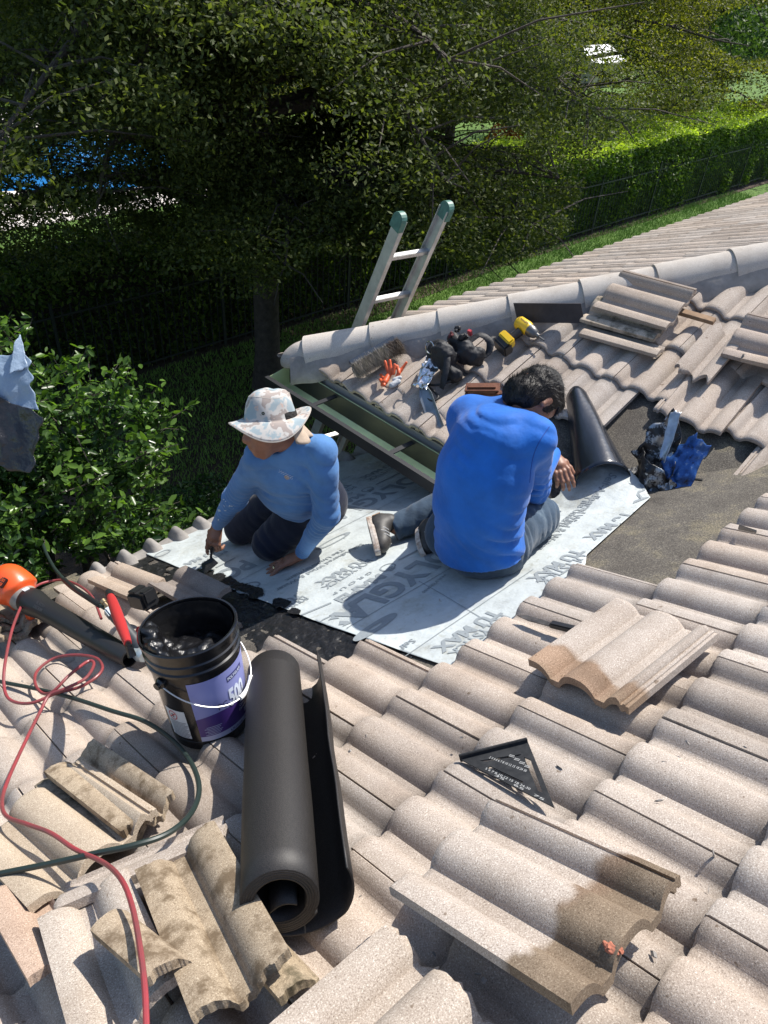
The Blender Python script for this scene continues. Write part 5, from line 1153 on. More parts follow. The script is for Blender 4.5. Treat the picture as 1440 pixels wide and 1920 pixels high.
# ================= torn tarp bag hanging in the shrub =================
M_TARP = mat('blue_tarp', (.24,.32,.42), .4, bump=.8, bscale=9, bdist=.03, var=.25, vscale=6); M_BAG = mat('black_bag', (.02,.02,.022), .28, bump=1, bscale=16, bdist=.02)
def at(x, y, k): return Z5+ray(x, y)*k
tp = thing('torn_tarp', at(30, 760, 2.9), 'torn blue tarp and black plastic bag hanging in the shrub at the left edge', 'tarp')
crumple('blue_sheet', [at(-60,760,2.95), at(72,770,2.9), at(52,662,2.9), at(-60,668,2.95)], 44, .012, M_TARP, tp, 2, 7)
crumple('blue_sheet', [at(18,700,2.88), at(52,690,2.9), at(38,628,2.92), at(28,640,2.9)], 20, .004, M_TARP, tp, 5, 12)
crumple('black_sheet', [at(-60,870,2.95), at(56,882,2.9), at(80,778,2.88), at(-60,720,2.9)], 44, .014, M_BAG, tp, 9, 8)
# crumbs
vs_ = MB()
for i in range(80):
    x, y = random.uniform(0, 1440), random.uniform(1120, 1900)
    p = PA(x, y, .065+random.choice((0, .03))); r = random.uniform(.0015, .006); vs_.box(p, unit(RNG.normal(size=3))*r, unit(RNG.normal(size=3))*r*.7, unit(RNG.normal(size=3))*r*.6)
tag(vs_.build('crumbs', M_MORTAR, None, loc=PA(700,1500)), 'scattered mortar crumbs and grit on the tiles', 'debris', kind='stuff')
mb = MB(); a = PA(1386,986,.125); b_ = PA(1419,997,.115); mb.prism([a, b_, PA(1418,1000,.11), PA(1384,993,.11)], nA*.006); tag(mb.build('tile_splinter', M_MORT2, None, loc=a), 'thin tile splinter on the right-hand tiles by the valley', 'splinter')

PA, PB = PA0_, PB0_
# ================= people =================
def cloth_mat(name, col, rough=.8, wear=None, sc=6, bs=15, bump=.30):
    m = bpy.data.materials.new(name); m.use_nodes = True; t = m.node_tree; b = t.nodes['Principled BSDF']; b.inputs['Roughness'].default_value = rough
    b.inputs['Sheen Weight'].default_value = .15; b.inputs['Specular IOR Level'].default_value = .25
    pos = t.nodes.new('ShaderNodeNewGeometry').outputs['Position']; n = noise_node(t, pos, sc, 5, .6)
    c = ramp_node(t, [(.32, tuple(q*.66 for q in col)), (.6, col), (.75, wear or tuple(min(1, q*1.12) for q in col))], n.outputs['Fac']); t.links.new(c.outputs[0], b.inputs['Base Color'])
    wv_ = noise_node(t, pos, bs, 3, .5); bp = t.nodes.new('ShaderNodeBump'); bp.inputs['Strength'].default_value = bump; bp.inputs['Distance'].default_value = .02
    t.links.new(wv_.outputs['Fac'], bp.inputs['Height']); t.links.new(bp.outputs[0], b.inputs['Normal']); return m
M_SKIN = mat('skin', (.27,.125,.075), .5, var=.25, vscale=30, bump=.2, bscale=120, bdist=.001); M_NAIL = mat('nail', (.42,.25,.19), .35)
M_LBLUE = cloth_mat('faded_blue_shirt', (.085,.215,.46), sc=5); M_RBLUE = cloth_mat('royal_blue_shirt', (.008,.13,.52), .7, sc=5, wear=(.012,.15,.58))
M_NAVYP = cloth_mat('navy_trousers', (.008,.012,.028), .85); M_JEAN = cloth_mat('washed_jeans', (.045,.075,.115), .85, wear=(.15,.20,.24), sc=9, bump=.5)
M_HAIR = mat('dark_hair', (.008,.006,.005), .55, bump=1, bscale=70, bdist=.006, spec=.35)
def PAc(x, y, h): return PA(x, y, h)
def surf_obj(name, prims, k, res, m, parent, extra=None, warp=None, pad=.1, prims2=None, k2=.02):
    pts = []
    for q in prims+(prims2 or []):
        if q[0] == 'c': pts += [np.asarray(q[1])+max(q[3], q[4])*1.6, np.asarray(q[1])-max(q[3], q[4])*1.6, np.asarray(q[2])+max(q[3], q[4])*1.6, np.asarray(q[2])-max(q[3], q[4])*1.6]
        else: pts += [np.asarray(q[1])+max(q[3]), np.asarray(q[1])-max(q[3])]
    pts = np.array(pts); lo = pts.min(0)-pad*.3; hi = pts.max(0)+pad*.3; f0 = body_sdf(prims, k); f1 = body_sdf(prims2, .03) if prims2 else None
    def f(p):
        d = f0(p)
        if f1 is not None: d = smin(d, f1(p), k2)
        if warp is not None: d = d+warp(p)
        if extra is not None: d = extra(p, d)
        return d
    v, q = surfnet(f, lo, hi, res)
    if name is None: return v, q
    return obj(name, v, q, m, parent, True)
def hand_prims(w, d, n, ths, curls, size=1.0, thumb=(.55,.75,-.2), tcurl=.4, spread=.10):
    """w wrist, d finger direction, n back of the hand, ths +1/-1 thumb side"""
    d = unit(d); n = unit(n-(n@d)*d); s = np.cross(d, n)*ths; S_ = size; P = []
    P += [('c', w, w+d*.05*S_, .021*S_, .024*S_, s, 1.35)]
    offs = (.029, .0095, -.0105, -.029); ln = ((.040,.025,.020), (.044,.028,.021), (.040,.026,.020), (.032,.020,.018)); tips = []
    for i, o in enumerate(offs):
        kn_ = w+d*(.088-abs(o+.004)*.25)*S_+s*o*S_; P.append(('c', w+d*.03*S_+s*o*.6*S_, kn_, .013*S_, .0108*S_)); p = kn_; th = 0; sp = s*spread*o/.029
        for j, l in enumerate(ln[i]):
            th += curls[i][j] if hasattr(curls[i], '__len__') else curls[i]*(.8 if j == 0 else 1.0)
            dd = unit(d*math.cos(th)-n*math.sin(th)+sp); e = p+dd*l*S_; P.append(('c', p, e, (.0102-.0012*j)*S_, (.0094-.0014*j)*S_)); p = e
        tips.append((p, dd))
    p = w+d*.022*S_+s*.026*S_; dd = unit(d*thumb[0]+s*thumb[1]+n*thumb[2]); P.append(('c', w+d*.015*S_+s*.01*S_, p+dd*.02*S_, .016*S_, .0135*S_)); p = p+dd*.02*S_
    for j, l in enumerate((.032, .026)):
        dd = unit(dd-n*tcurl*.5+d*.25*(j+1)*.6); e = p+dd*l*S_; P.append(('c', p, e, .0120*S_, .0098*S_)); p = e
    return P, tips
def head_prims(c, f, u, s):
    H = np.array([f, s, u])
    P = [('e', c+u*.022-f*.012, H, (.098,.077,.092)), ('e', c-u*.035+f*.030, H, (.062,.058,.070)), ('c', c-u*.085+f*.062, c-u*.088+f*.048, .020, .028),
         ('c', c+f*.078+u*.012, c+f*.098-u*.024, .010, .0150), ('c', c+f*.088-u*.028+s*.010, c+f*.088-u*.028-s*.010, .009, .009),
         ('c', c+f*.072+u*.032+s*.03, c+f*.072+u*.032-s*.03, .013, .013), ('c', c+f*.079-u*.053+s*.020, c+f*.079-u*.053-s*.020, .0075, .0075), ('c', c+f*.077-u*.063+s*.016, c+f*.077-u*.063-s*.016, .008, .008),
         ('e', c+f*.045-u*.015+s*.042, H, (.032,.022,.028)), ('e', c+f*.045-u*.015-s*.042, H, (.032,.022,.028))]
    for q in (-1, 1): P += [('c', c+s*q*.074-f*.012+u*.012, c+s*q*.080-f*.018-u*.018, .013, .010)]
    return P
def join_mesh(name, parts, m, parent):
    V_ = []; F_ = []; n = 0
    for v, f in parts: V_.append(v); F_.append(f+n); n += len(v)
    return obj(name, np.concatenate(V_), np.concatenate(F_), m, parent, True)
def folds(p, o, d, freq, amp, rad, seed=0):
    """soft ridges across direction d, fading away from o"""
    q = p-o; r = np.linalg.norm(q, axis=-1); w_ = np.exp(-(r/rad)**2); ph = (q@unit(d))*freq+1.8*vnoise(p, 9, seed); return 1.9*amp*w_*(1-2*np.abs(np.sin(ph*.8)))*(.55+.45*vnoise(p, 14, seed+3))

# ---------- kneeling man on the left ----------
J = dict(kneeL=PA(507,1018,.085), kneeR=PA(452,990,.085), hipL=PA(600,940,.27), hipR=PA(545,922,.27), pel=PA(577,925,.30), belly=PA(555,905,.42), chest=PA(548,868,.54),
         shL=PA(604,846,.60), shR=PA(487,855,.62), neck=PA(545,826,.66), elL=PA(612,965,.33), wrL=PA(566,1036,.075), elR=PA(440,935,.38), wrR=PA(408,984,.205))
L1 = thing('person', PA(540,1000,0), 'kneeling man in a faded blue shirt and camouflage sun hat, trowel in hand', 'person')
u_ = unit(V(.02,.33,.94)); f_ = V(-.93,.14,-.28); f_ = unit(f_-(f_@u_)*u_); s_ = np.cross(u_, f_); hc_ = PA(505,799,.745)
parts = []
parts.append(surf_obj(None, head_prims(hc_, f_, u_, s_)+[('c', hc_-u_*.05-f_*.02, J['neck'], .050, .054)], .018, .0042, None, None))
parts.append(surf_obj(None, [('c', J['pel'], J['chest'], .09, .10, s_, 1.2), ('c', J['chest'], J['neck'], .09, .055), ('c', J['shL'], J['shR'], .04, .04), ('c', J['shL'], J['elL'], .04, .034), ('c', J['elL'], J['wrL'], .033, .026), ('c', J['shR'], J['elR'], .04, .034), ('c', J['elR'], J['wrR'], .033, .026), ('c', J['hipL'], J['kneeL'], .07, .05), ('c', J['hipR'], J['kneeR'], .07, .05)], .03, .010, None, None))
# left hand flat on the sheet, right hand round the trowel
wl_ = PA(563,1041,.052); dl = unit(PA(512,1064,.022)-wl_)
hp, tipsL = hand_prims(wl_, dl, nA, -1 if np.cross(dl, nA)@V(0,-1,0) > 0 else 1, (.10,.10,.12,.16), 1.08, thumb=(.75,.55,-.15), tcurl=.1, spread=.36); parts.append(surf_obj(None, hp+[('c', J['wrL'], wl_, .026, .024)], .007, .0028, None, None))
wr_ = PA(407,988,.195); dr2 = unit(PA(397,1030,.095)-wr_); tocm = unit(Z5-wr_)
hp, tipsR = hand_prims(wr_, dr2, unit(tocm+np.cross(dr2, tocm)*.5), 1, ((.25,.25,.15), (.55,.7,.5), (.65,.8,.6), (.7,.9,.7)), 1.0, thumb=(.8,.35,-.5), tcurl=.3, spread=.03); parts.append(surf_obj(None, hp+[('c', J['wrR'], wr_, .026, .024)], .007, .0028, None, None))
join_mesh('body', parts, M_SKIN, L1)
mb = MB()
for (p, dd), n_ in [(q, nA) for q in tipsL]: a = unit(np.cross(dd, n_)); mb.add([p+n_*.0088-dd*.006+a*.005, p+n_*.0088-dd*.006-a*.005, p+n_*.0062+dd*.005-a*.0045, p+n_*.0062+dd*.005+a*.0045], [(0,1,2,3)])
mb.build('fingernails', M_NAIL, L1)
mb = MB(); 
for q in (-1, 1): e = hc_+f_*.078+s_*q*.031+u_*.010; mb.lathe(e-f_*.012, f_, [(0,.0),(.011,.004),(.0125,.010),(.010,.017),(.005,.021),(0,.022)], 12)
eyes = mb.build('eyes', mat('eye', (.35,.30,.27), .2), L1, True)
# moustache / stubble
mb = MB(); mb.tube([hc_+f_*.080-u_*.046+s_*.028, hc_+f_*.092-u_*.042, hc_+f_*.080-u_*.046-s_*.028], [.003,.0055,.003], 8); mb.build('moustache', mat('stubble', (.05,.035,.03), .8), L1, True)
rg_ring = tipsL[2]; mb = MB(); kn_ = wl_+dl*.088+np.cross(dl, nA)*0
t3 = tipsL[2][0]-tipsL[2][1]*.058; mb.lathe(t3-dl*.003, dl, [(.0108,0),(.0118,0),(.0118,.006),(.0108,.006)], 16); mb.build('ring', mat('gold', (.75,.6,.3), .2, 1), L1, True)
wa = unit(J['shL']-J['shR'])
pr = [('c', J['pel']-V(0,0,.04), J['belly'], .125, .13, wa, 1.22), ('c', J['belly'], J['chest'], .13, .13, wa, 1.25), ('c', J['chest'], J['neck']-V(0,0,.02), .12, .06, wa, 1.2), ('c', J['shL']+V(0,.015,-.01), J['neck']-V(0,0,.03), .055, .055), ('c', J['shR'], J['neck']-V(0,0,.03), .056, .055)]
pr2 = [('c', J['shL'], J['elL'], .060, .050), ('c', J['elL'], J['wrL'], .049, .031), ('c', J['shR'], J['elR'], .060, .049), ('c', J['elR'], J['wrR'], .048, .031)]
nd = unit(hc_-u_*.05-J['neck']); hem = J['pel']-V(0,0,.055)
def warpL(p):
    return .004*vnoise(p*V(1,1,.6), 11, 1)+folds(p, J['elL'], J['wrL']-J['elL'], 120, .004, .13, 1)+folds(p, J['elR'], J['wrR']-J['elR'], 120, .004, .14, 2)+folds(p, J['belly'], V(.2,.1,1), 70, .006, .16, 3)+folds(p, J['shL']-V(0,0,.08), V(.3,-.5,.8), 60, .006, .11, 5)+folds(p, J['shR']-V(0,0,.08), V(.3,.5,.8), 60, .005, .11, 6)+folds(p, J['wrL'], J['wrL']-J['elL'], 190, .003, .08, 8)+folds(p, J['chest'], V(.1,.9,.4), 40, .004, .13, 9)
def extraL(p, d):
    d = np.maximum(d, .062-sdf_cap(p, J['neck']+nd*.092, hc_, 0, 0))
    near = np.maximum(-((p-hem)@unit(V(-.1,0,1))), np.linalg.norm((p-hem)[..., :2], axis=-1)-.30); cut = -((p-hem)@unit(V(-.1,0,1)))
    arm = np.minimum(sdf_cap(p, J['elL'], J['wrL'], .075, .075), sdf_cap(p, J['elR'], J['wrR'], .075, .075)); arm = np.minimum(arm, sdf_cap(p, J['shL'], J['elL'], .075, .07))
    d = np.where(arm < 0, d, np.maximum(d, cut))
    for a, b_ in (('elL','wrL'), ('elR','wrR')): dd = unit(J[b_]-J[a]); d = np.maximum(d, np.where(np.linalg.norm(p-J[b_], axis=-1) < .09, (p-J[b_])@dd-.004, -1))
    return d
shirtL = surf_obj('shirt', pr, .045, .0065, M_LBLUE, L1, extraL, warpL, prims2=pr2, k2=.022)
mb = MB(); cn = J['neck']+nd*.012; mb.lathe(cn-nd*.006, nd, [(.060,0),(.068,.004),(.068,.014),(.061,.018)], 28); mb.build('collar', M_LBLUE, shirtL, True)
# small faded print on the chest
cpt = J['chest']*.5+J['belly']*.5; 
def on_front(name, x, y, w_, h_, m, parent, surf, seed):
    o_ = Z5; r = unit(ray(x, y)); bvh_pts = surf
    from mathutils.bvhtree import BVHTree
    return None
from mathutils.bvhtree import BVHTree
def bvh_of(o):
    b0 = base_of(o.parent); me = o.data; return BVHTree.FromPolygons([Vector(v.co)+Vector(b0) for v in me.vertices], [tuple(p.vertices) for p in me.polygons])
def decal(name, pts, m, parent, bvh, off=.002):
    """small patch of cloth print laid on a surface along the viewing rays of its corners"""
    vs_ = []
    for x, y in pts:
        loc, nn, _, _ = bvh.ray_cast(Vector(Z5), Vector(unit(ray(x, y)))); 
        if loc is None: return None
        vs_.append(np.array(loc)+np.array(nn)*off)
    return vs_
bv = bvh_of(shirtL)
def patch(name, x0, y0, x1, y1, x2, y2, n, m, parent, bvh, mask=None):
    vs_ = []; keep = []
    for i in range(n+1):
        for j in range(n+1):
            x = x0+(x1-x0)*i/n+(x2-x0)*j/n; y = y0+(y1-y0)*i/n+(y2-y0)*j/n; loc, nn, _, _ = bvh.ray_cast(Vector(Z5), Vector(unit(ray(x, y))))
            if loc is None: vs_.append(Z5); keep.append(False)
            else: vs_.append(np.array(loc)+np.array(nn)*.0015*(1 if nn.dot(Vector(ray(x, y))) < 0 else -1)); keep.append(True if mask is None else mask(i/n, j/n))
    f = [(i*(n+1)+j, (i+1)*(n+1)+j, (i+1)*(n+1)+j+1, i*(n+1)+j+1) for i in range(n) for j in range(n) if keep[i*(n+1)+j] and keep[(i+1)*(n+1)+j] and keep[(i+1)*(n+1)+j+1] and keep[i*(n+1)+j+1]]
    if f: obj(name, vs_, f, m, parent, True)
M_PR1 = mat('print_pale', (.42,.50,.60), .8); M_PR2 = mat('print_tan', (.34,.27,.22), .8); M_PAINT = mat('paint_smear', (.45,.52,.56), .6)
patch('chest_print', 524, 880, 550, 893, 522, 885, 26, M_PR1, shirtL, bv, lambda a, b_: math.sin(a*40+b_*7) > -.2)
patch('chest_print', 533, 888, 545, 893, 531, 897, 14, M_PR2, shirtL, bv, lambda a, b_: (a-.5)**2+(b_-.5)**2 < .2)
patch('chest_print', 538, 893, 551, 897, 537, 896, 20, M_PR1, shirtL, bv, lambda a, b_: math.sin(a*50) > -.3)
for (x, y, w_, sd2) in ((414,955,12,1), (408,968,9,2), (434,950,6,3), (420,940,5,4)):
    patch('paint_smear', x-w_, y-w_, x+w_, y-w_, x-w_, y+w_, 18, M_PAINT, shirtL, bv, lambda a, b_, sd2=sd2: float(vnoise(V(a*5, b_*5, sd2*3.3), 1)) > .25 and (a-.5)**2+(b_-.5)**2 < .22)
# trousers
ankL = PA(585,985,.06); ankR = PA(520,955,.06)
ankL = J['kneeL']+unit(V(.55,.15,0)-nA*0)*.36; ankL[2] = dA(ankL[0], ankL[1])+.07; ankR = J['kneeR']+unit(V(.55,.1,0))*.36; ankR[2] = dA(ankR[0], ankR[1])+.07
pr = [('c', J['hipL'], J['kneeL'], .108, .082), ('c', J['hipR'], J['kneeR'], .108, .082), ('c', J['hipL'], J['hipR'], .125, .125), ('c', J['pel'], J['pel']-V(0,0,.1), .13, .13, wa, 1.15), ('c', J['kneeL'], ankL, .074, .055), ('c', J['kneeR'], ankR, .074, .055)]
surf_obj('trousers', pr, .022, .0075, M_NAVYP, L1, lambda p, d: np.maximum(d, (nA@OA+DECK+.014-p@nA)), lambda p: .005*vnoise(p, 12, 1)+folds(p, J['kneeL'], J['hipL']-J['kneeL'], 70, .004, .16, 2)+folds(p, (J['hipL']+J['hipR'])/2, V(0,1,.4), 60, .006, .16, 4))
for a in (ankL, ankR):
    pr = [('c', a+V(.02,0,.0), a+V(.10,.01,.02), .05, .045), ('c', a+V(.10,.01,.02), a+V(.17,.01,.02), .045, .035)]; surf_obj('shoe', pr, .02, .008, M_TOOLBK, L1)
# hat
M_CAMO = bpy.data.materials.new('camouflage'); M_CAMO.use_nodes = True; t = M_CAMO.node_tree; b = t.nodes['Principled BSDF']; b.inputs['Roughness'].default_value = .9
pos = t.nodes.new('ShaderNodeNewGeometry').outputs['Position']; n1 = noise_node(t, pos, 19, 3, .5); n2 = noise_node(t, pos, 27, 3, .5)
r1 = ramp_node(t, [(.0, (.20,.26,.29)), (.46, (.29,.35,.37)), (.49, (.46,.44,.41)), (.56, (.46,.44,.41)), (.59, (.30,.255,.23)), (.8, (.33,.28,.25))], n1.outputs['Fac'])
r2 = ramp_node(t, [(.62, (0,0,0)), (.64, (1,1,1))], n2.outputs['Fac']); t.links.new(mixc(t, 'MIX', r2.outputs[0], r1.outputs[0], (.50,.38,.32)), b.inputs['Base Color'])
hat = None; hc2 = hc_+u_*.026-f_*.010; hu = unit(u_-f_*.16); hf = unit(f_-(f_@hu)*hu); hs_ = np.cross(hu, hf)
vs_ = []; n = 64; rows = []
def hat_pt(th, r, z): return hc2+hf*(math.cos(th)*r*1.10)+hs_*(math.sin(th)*r*.96)+hu*z
prof_h = [(.0,.104),(.03,.104),(.052,.099),(.066,.086),(.074,.064),(.080,.036),(.085,.014),(.087,.004)]
for r, z in prof_h: rows.append([hat_pt(2*math.pi*i/n, r+.002*math.sin(5*2*math.pi*i/n+z*60), z+.004*math.sin(3*2*math.pi*i/n)*(r > .02)) for i in range(n)])
for k in range(1, 13):
    s2 = k/12; row = []
    for i in range(n):
        th = 2*math.pi*i/n; back = max(0, -math.cos(th)); droop = -.034*s2**1.4*(1-.0*back)+.020*s2**2*math.cos(2*th+.3)+.008*s2*math.sin(3*th+1)+.055*s2**2*max(0, math.sin(th)*-1)*.2+.045*s2*back**2
        row.append(hat_pt(th, .087+.050*s2, .004+droop+.0012*math.sin(k*math.pi)))
    rows.append(row)
for row in rows: vs_ += row
f = [(j*n+i, j*n+(i+1) % n, (j+1)*n+(i+1) % n, (j+1)*n+i) for j in range(len(rows)-1) for i in range(n)]
hat = obj('hat', vs_, f, M_CAMO, L1, True); md = hat.modifiers.new('s', 'SOLIDIFY'); md.thickness = .003
mb = MB(); mb.tube([q+(q-hc2)*.01 for q in rows[-1]]+[rows[-1][0]], .0028, 6, cap=False); mb.tube([q+(q-hc2-hu*.0)*.02 for q in rows[3]]+[rows[3][0]], .0016, 5, cap=False); mb.build('hat_seam', mat('hat_trim', (.42,.38,.33), .9), hat, True)
M_EYEL = mat('eyelet', (.05,.055,.04), .4, .5)
for th in (-.9, -1.35, 1.0): mb = MB(); q = hat_pt(th, .0845, .036); d_ = unit(q-hc2-hu*.036); mb.lathe(q-d_*.002, d_, [(.002,.003),(.006,.003),(.006,.0),], 14); mb.build('eyelet', M_EYEL, hat, True)
vs_ = []; K = 26
for i in range(K+1):
    th = math.pi*(.62+.76*i/K)
    for j in range(9): s2 = j/8; vs_.append(hat_pt(th, .088+.050*s2+.010*math.sin(9*th)*s2, -.004-.075*s2+.006*math.sin(7*th+2)*s2))
o = obj('neck_flap', vs_, [(i*9+j, (i+1)*9+j, (i+1)*9+j+1, i*9+j+1) for i in range(K) for j in range(8)], mat('flap_cloth', (.42,.33,.25), .9, var=.3, vscale=18), hat, True); md = o.modifiers.new('s', 'SOLIDIFY'); md.thickness = .003
blobmesh('hair', hc_+u_*.02-f_*.03, (.082,.080,.085), M_HAIR, L1, 2, .04, R3=np.array([f_, s_, u_]))
# trowel in his right hand
tw = thing('pointing_trowel', PA(388,1070,.02), 'black tar-covered pointing trowel in the kneeling man\'s right hand', 'trowel')
h0 = PA(404,1004,.155); h1 = PA(397,1036,.075); d = unit(h1-h0); mb = MB(); mb.tube([h0, h0+d*.03, h0+d*.07, h1], [.012,.015,.014,.010], 12); mb.tube([h1, h1+d*.02, PA(396,1048,.045)], [.006,.006,.007], 8); mb.build('handle', M_TOOLBK, tw, True)
tip = PA(381,1079,.018); nk = PA(397,1046,.055); l_ = PA(377,1057,.04); r_ = PA(409,1055,.04); nn = unit(np.cross(r_-l_, tip-nk)); mb = MB(); mb.prism([nk-unit(r_-l_)*.006, l_, tip, r_, nk+unit(r_-l_)*.006], nn*.003); mb.build('blade', M_TARROUGH, tw)

# ---------- man in bright blue, seen from behind ----------
K_ = dict(pel=PA(893,1000,.17), hipR=PA(935,1015,.13), hipL=PA(850,995,.14), kneeR=PA(1008,968,.10), waist=PA(895,945,.32), mid=PA(908,888,.44), chest=PA(928,832,.54), neck=PA(962,775,.60), shR=PA(1004,822,.55), shL=PA(884,786,.60),
          elR=PA(1000,918,.24), wrR=PA(1036,850,.26), kneeL=PA(872,930,.12), ankL=PA(742,988,.075), elL=PA(930,820,.32), wrL=PA(1005,862,.22))
R1 = thing('person', PA(900,1020,0), 'dark-haired man in a bright royal blue shirt and jeans, seated with his back turned', 'person')
cv = lambda x, y, z: unit(RC.T@V(x, y, z))
fR = cv(.32,.74,.55); uR = cv(.75,-.48,.2); uR = unit(uR-(uR@fR)*fR); sR = np.cross(uR, fR); hcR = PA(1001,749,.64)
parts = [surf_obj(None, head_prims(hcR, fR, uR, sR)+[('c', hcR-uR*.06-fR*.02, K_['neck'], .056, .062)], .018, .0042, None, None)]
parts.append(surf_obj(None, [('c', K_['pel'], K_['waist'], .10, .10), ('c', K_['waist'], K_['chest'], .10, .11), ('c', K_['chest'], K_['neck'], .10, .055), ('c', K_['shL'], K_['shR'], .04, .04), ('c', K_['shL'], K_['elL'], .04, .034), ('c', K_['elL'], K_['wrL'], .033, .026), ('c', K_['shR'], K_['elR'], .04, .034), ('c', K_['elR'], K_['wrR'], .033, .026), ('c', K_['hipL'], K_['kneeL'], .06, .05), ('c', K_['hipR'], K_['kneeR'], .07, .05), ('c', K_['kneeL'], K_['ankL'], .045, .035)], .03, .010, None, None))
wr2 = PA(1040,856,.235); d2 = unit(PA(1056,890,.17)-wr2); tc2 = unit(Z5-wr2)
hp, tips2 = hand_prims(wr2, d2, unit(tc2-.3*np.cross(d2, tc2)), -1, ((.3,.4,.3), (.35,.5,.35), (.4,.55,.4), (.45,.6,.4)), 1.0, thumb=(.8,.4,-.3), tcurl=.3, spread=.08); parts.append(surf_obj(None, hp+[('c', K_['wrR'], wr2, .026, .024)], .007, .0028, None, None))
wl2 = PA(1008,864,.20); dl2 = unit(PA(1040,880,.12)-wl2)
hp, _ = hand_prims(wl2, dl2, unit(Z5-wl2), 1, (.3,.35,.4,.45), 1.0); parts.append(surf_obj(None, hp+[('c', K_['wrL'], wl2, .026, .024)], .007, .003, None, None))
join_mesh('body', parts, M_SKIN, R1)
waR = unit(K_['shR']-K_['shL']); ndR = unit(hcR-uR*.06-K_['neck'])
pr = [('c', K_['pel']-nA*.05, K_['waist'], .155, .138, waR, 1.26), ('c', K_['waist'], K_['mid'], .136, .142, waR, 1.22), ('c', K_['mid'], K_['chest'], .142, .130, waR, 1.26), ('c', K_['chest'], K_['neck']-ndR*.03, .115, .07, waR, 1.2), ('c', K_['shL'], K_['neck']-ndR*.03, .072, .06), ('c', K_['shR'], K_['neck']-ndR*.03, .070, .06)]
pr.append(('c', K_['shL'], K_['chest'], .085, .09))
pr2 = [('c', K_['shR'], K_['elR'], .072, .056), ('c', K_['elR'], K_['wrR'], .054, .033), ('c', K_['shL'], K_['elL'], .060, .052), ('c', K_['elL'], K_['wrL'], .052, .033)]
hemR = K_['pel']-nA*.085
def warpR(p):
    q = p-K_['mid']; a = q@waR; up_ = unit(K_['chest']-K_['waist']); b_ = q@up_
    fine = folds(p, PA(905,775,.66), up_, 110, .0028, .09, 3)+folds(p, PA(870,830,.6), up_+waR*.2, 100, .0022, .10, 5)
    return .005*vnoise(p, 5, 1)+fine+folds(p, K_['elR'], K_['wrR']-K_['elR'], 100, .005, .14, 2)+folds(p, PA(985,900,.32), waR*.5+up_, 75, .011, .13, 7)+folds(p, PA(960,990,.22), waR*.7+up_*.8, 70, .010, .14, 8)+folds(p, PA(940,1045,.12), waR+up_*.3, 90, .003, .07, 9)+folds(p, PA(975,800,.6), up_, 60, .006, .12, 11)+folds(p, PA(830,960,.25), up_-waR*.6, 60, .005, .13, 12)
def extraR(p, d):
    d = np.maximum(d, .075-sdf_cap(p, K_['neck']+ndR*.085, hcR, 0, 0))
    arm = np.minimum(sdf_cap(p, K_['elR'], K_['wrR'], .085, .08), sdf_cap(p, K_['elL'], K_['wrL'], .08, .08)); arm = np.minimum(arm, sdf_cap(p, K_['shR'], K_['elR'], .085, .08))
    d = np.where(arm < 0, d, np.maximum(d, -((p-hemR)@nA)))
    for a, b_ in (('elR','wrR'), ('elL','wrL')): dd = unit(K_[b_]-K_[a]); d = np.maximum(d, np.where(np.linalg.norm(p-K_[b_], axis=-1) < .09, (p-K_[b_])@dd-.004, -1))
    return d
shirtR = surf_obj('shirt', pr, .05, .0065, M_RBLUE, R1, extraR, warpR, prims2=pr2, k2=.02)
bvR = bvh_of(shirtR)
def seam(name, pts, m, parent, bvh, r=.0016):
    P = []
    for x, y in pts:
        loc, nn, _, _ = bvh.ray_cast(Vector(Z5), Vector(unit(ray(x, y))))
        if loc is not None: P.append(np.array(loc))
    if len(P) > 2: mb = MB(); mb.tube(P, r, 5); mb.build(name, m, parent, True)
seam('sleeve_seam', [tuple(q[:2]) for q in spline([V(1030,800,0), V(1015,822,0), V(1003,846,0), V(996,875,0), V(993,905,0)], 6)], mat('seam_blue', (.004,.05,.28), .8), shirtR, bvR)
0 and seam('yoke_seam', [tuple(q[:2]) for q in spline([V(868,752,0), V(905,756,0), V(950,775,0), V(985,800,0)], 6)], mat('seam_blue', (.004,.06,.33), .8), shirtR, bvR, .0012)
mb = MB(); cn = K_['neck']+ndR*.008; mb.lathe(cn-ndR*.006, ndR, [(.066,0),(.074,.004),(.074,.014),(.066,.018)], 28); mb.build('collar', M_RBLUE, shirtR, True)
pr = [('c', K_['hipR'], K_['kneeR'], .115, .088), ('c', K_['hipL'], K_['kneeL'], .11, .085), ('c', K_['hipL']-nA*.02, K_['hipR']-nA*.02, .11, .115), ('c', K_['pel']-nA*.05, K_['pel']-nA*.02, .135, .12, waR, 1.2), ('c', K_['kneeL'], K_['ankL'], .078, .058), ('c', K_['kneeR'], PA(930,930,.07), .075, .055)]
cuffd = unit(K_['ankL']-K_['kneeL'])
surf_obj('jeans', pr, .03, .007, M_JEAN, R1, lambda p, d: np.maximum(np.maximum(d, (nA@OA+DECK+.014-p@nA)), np.where(np.linalg.norm(p-K_['ankL'], axis=-1) < .12, (p-K_['ankL'])@cuffd-.015, -1)), lambda p: .004*vnoise(p, 13, 1)+folds(p, K_['kneeR']-V(.05,0,0), K_['hipR']-K_['kneeR']+V(0,.15,0), 85, .006, .14, 2)+folds(p, K_['ankL'], cuffd+V(.4,.5,0), 70, .0035, .13, 4)+folds(p, PA(985,1000,.16), K_['hipR']-K_['kneeR'], 75, .006, .12, 6))
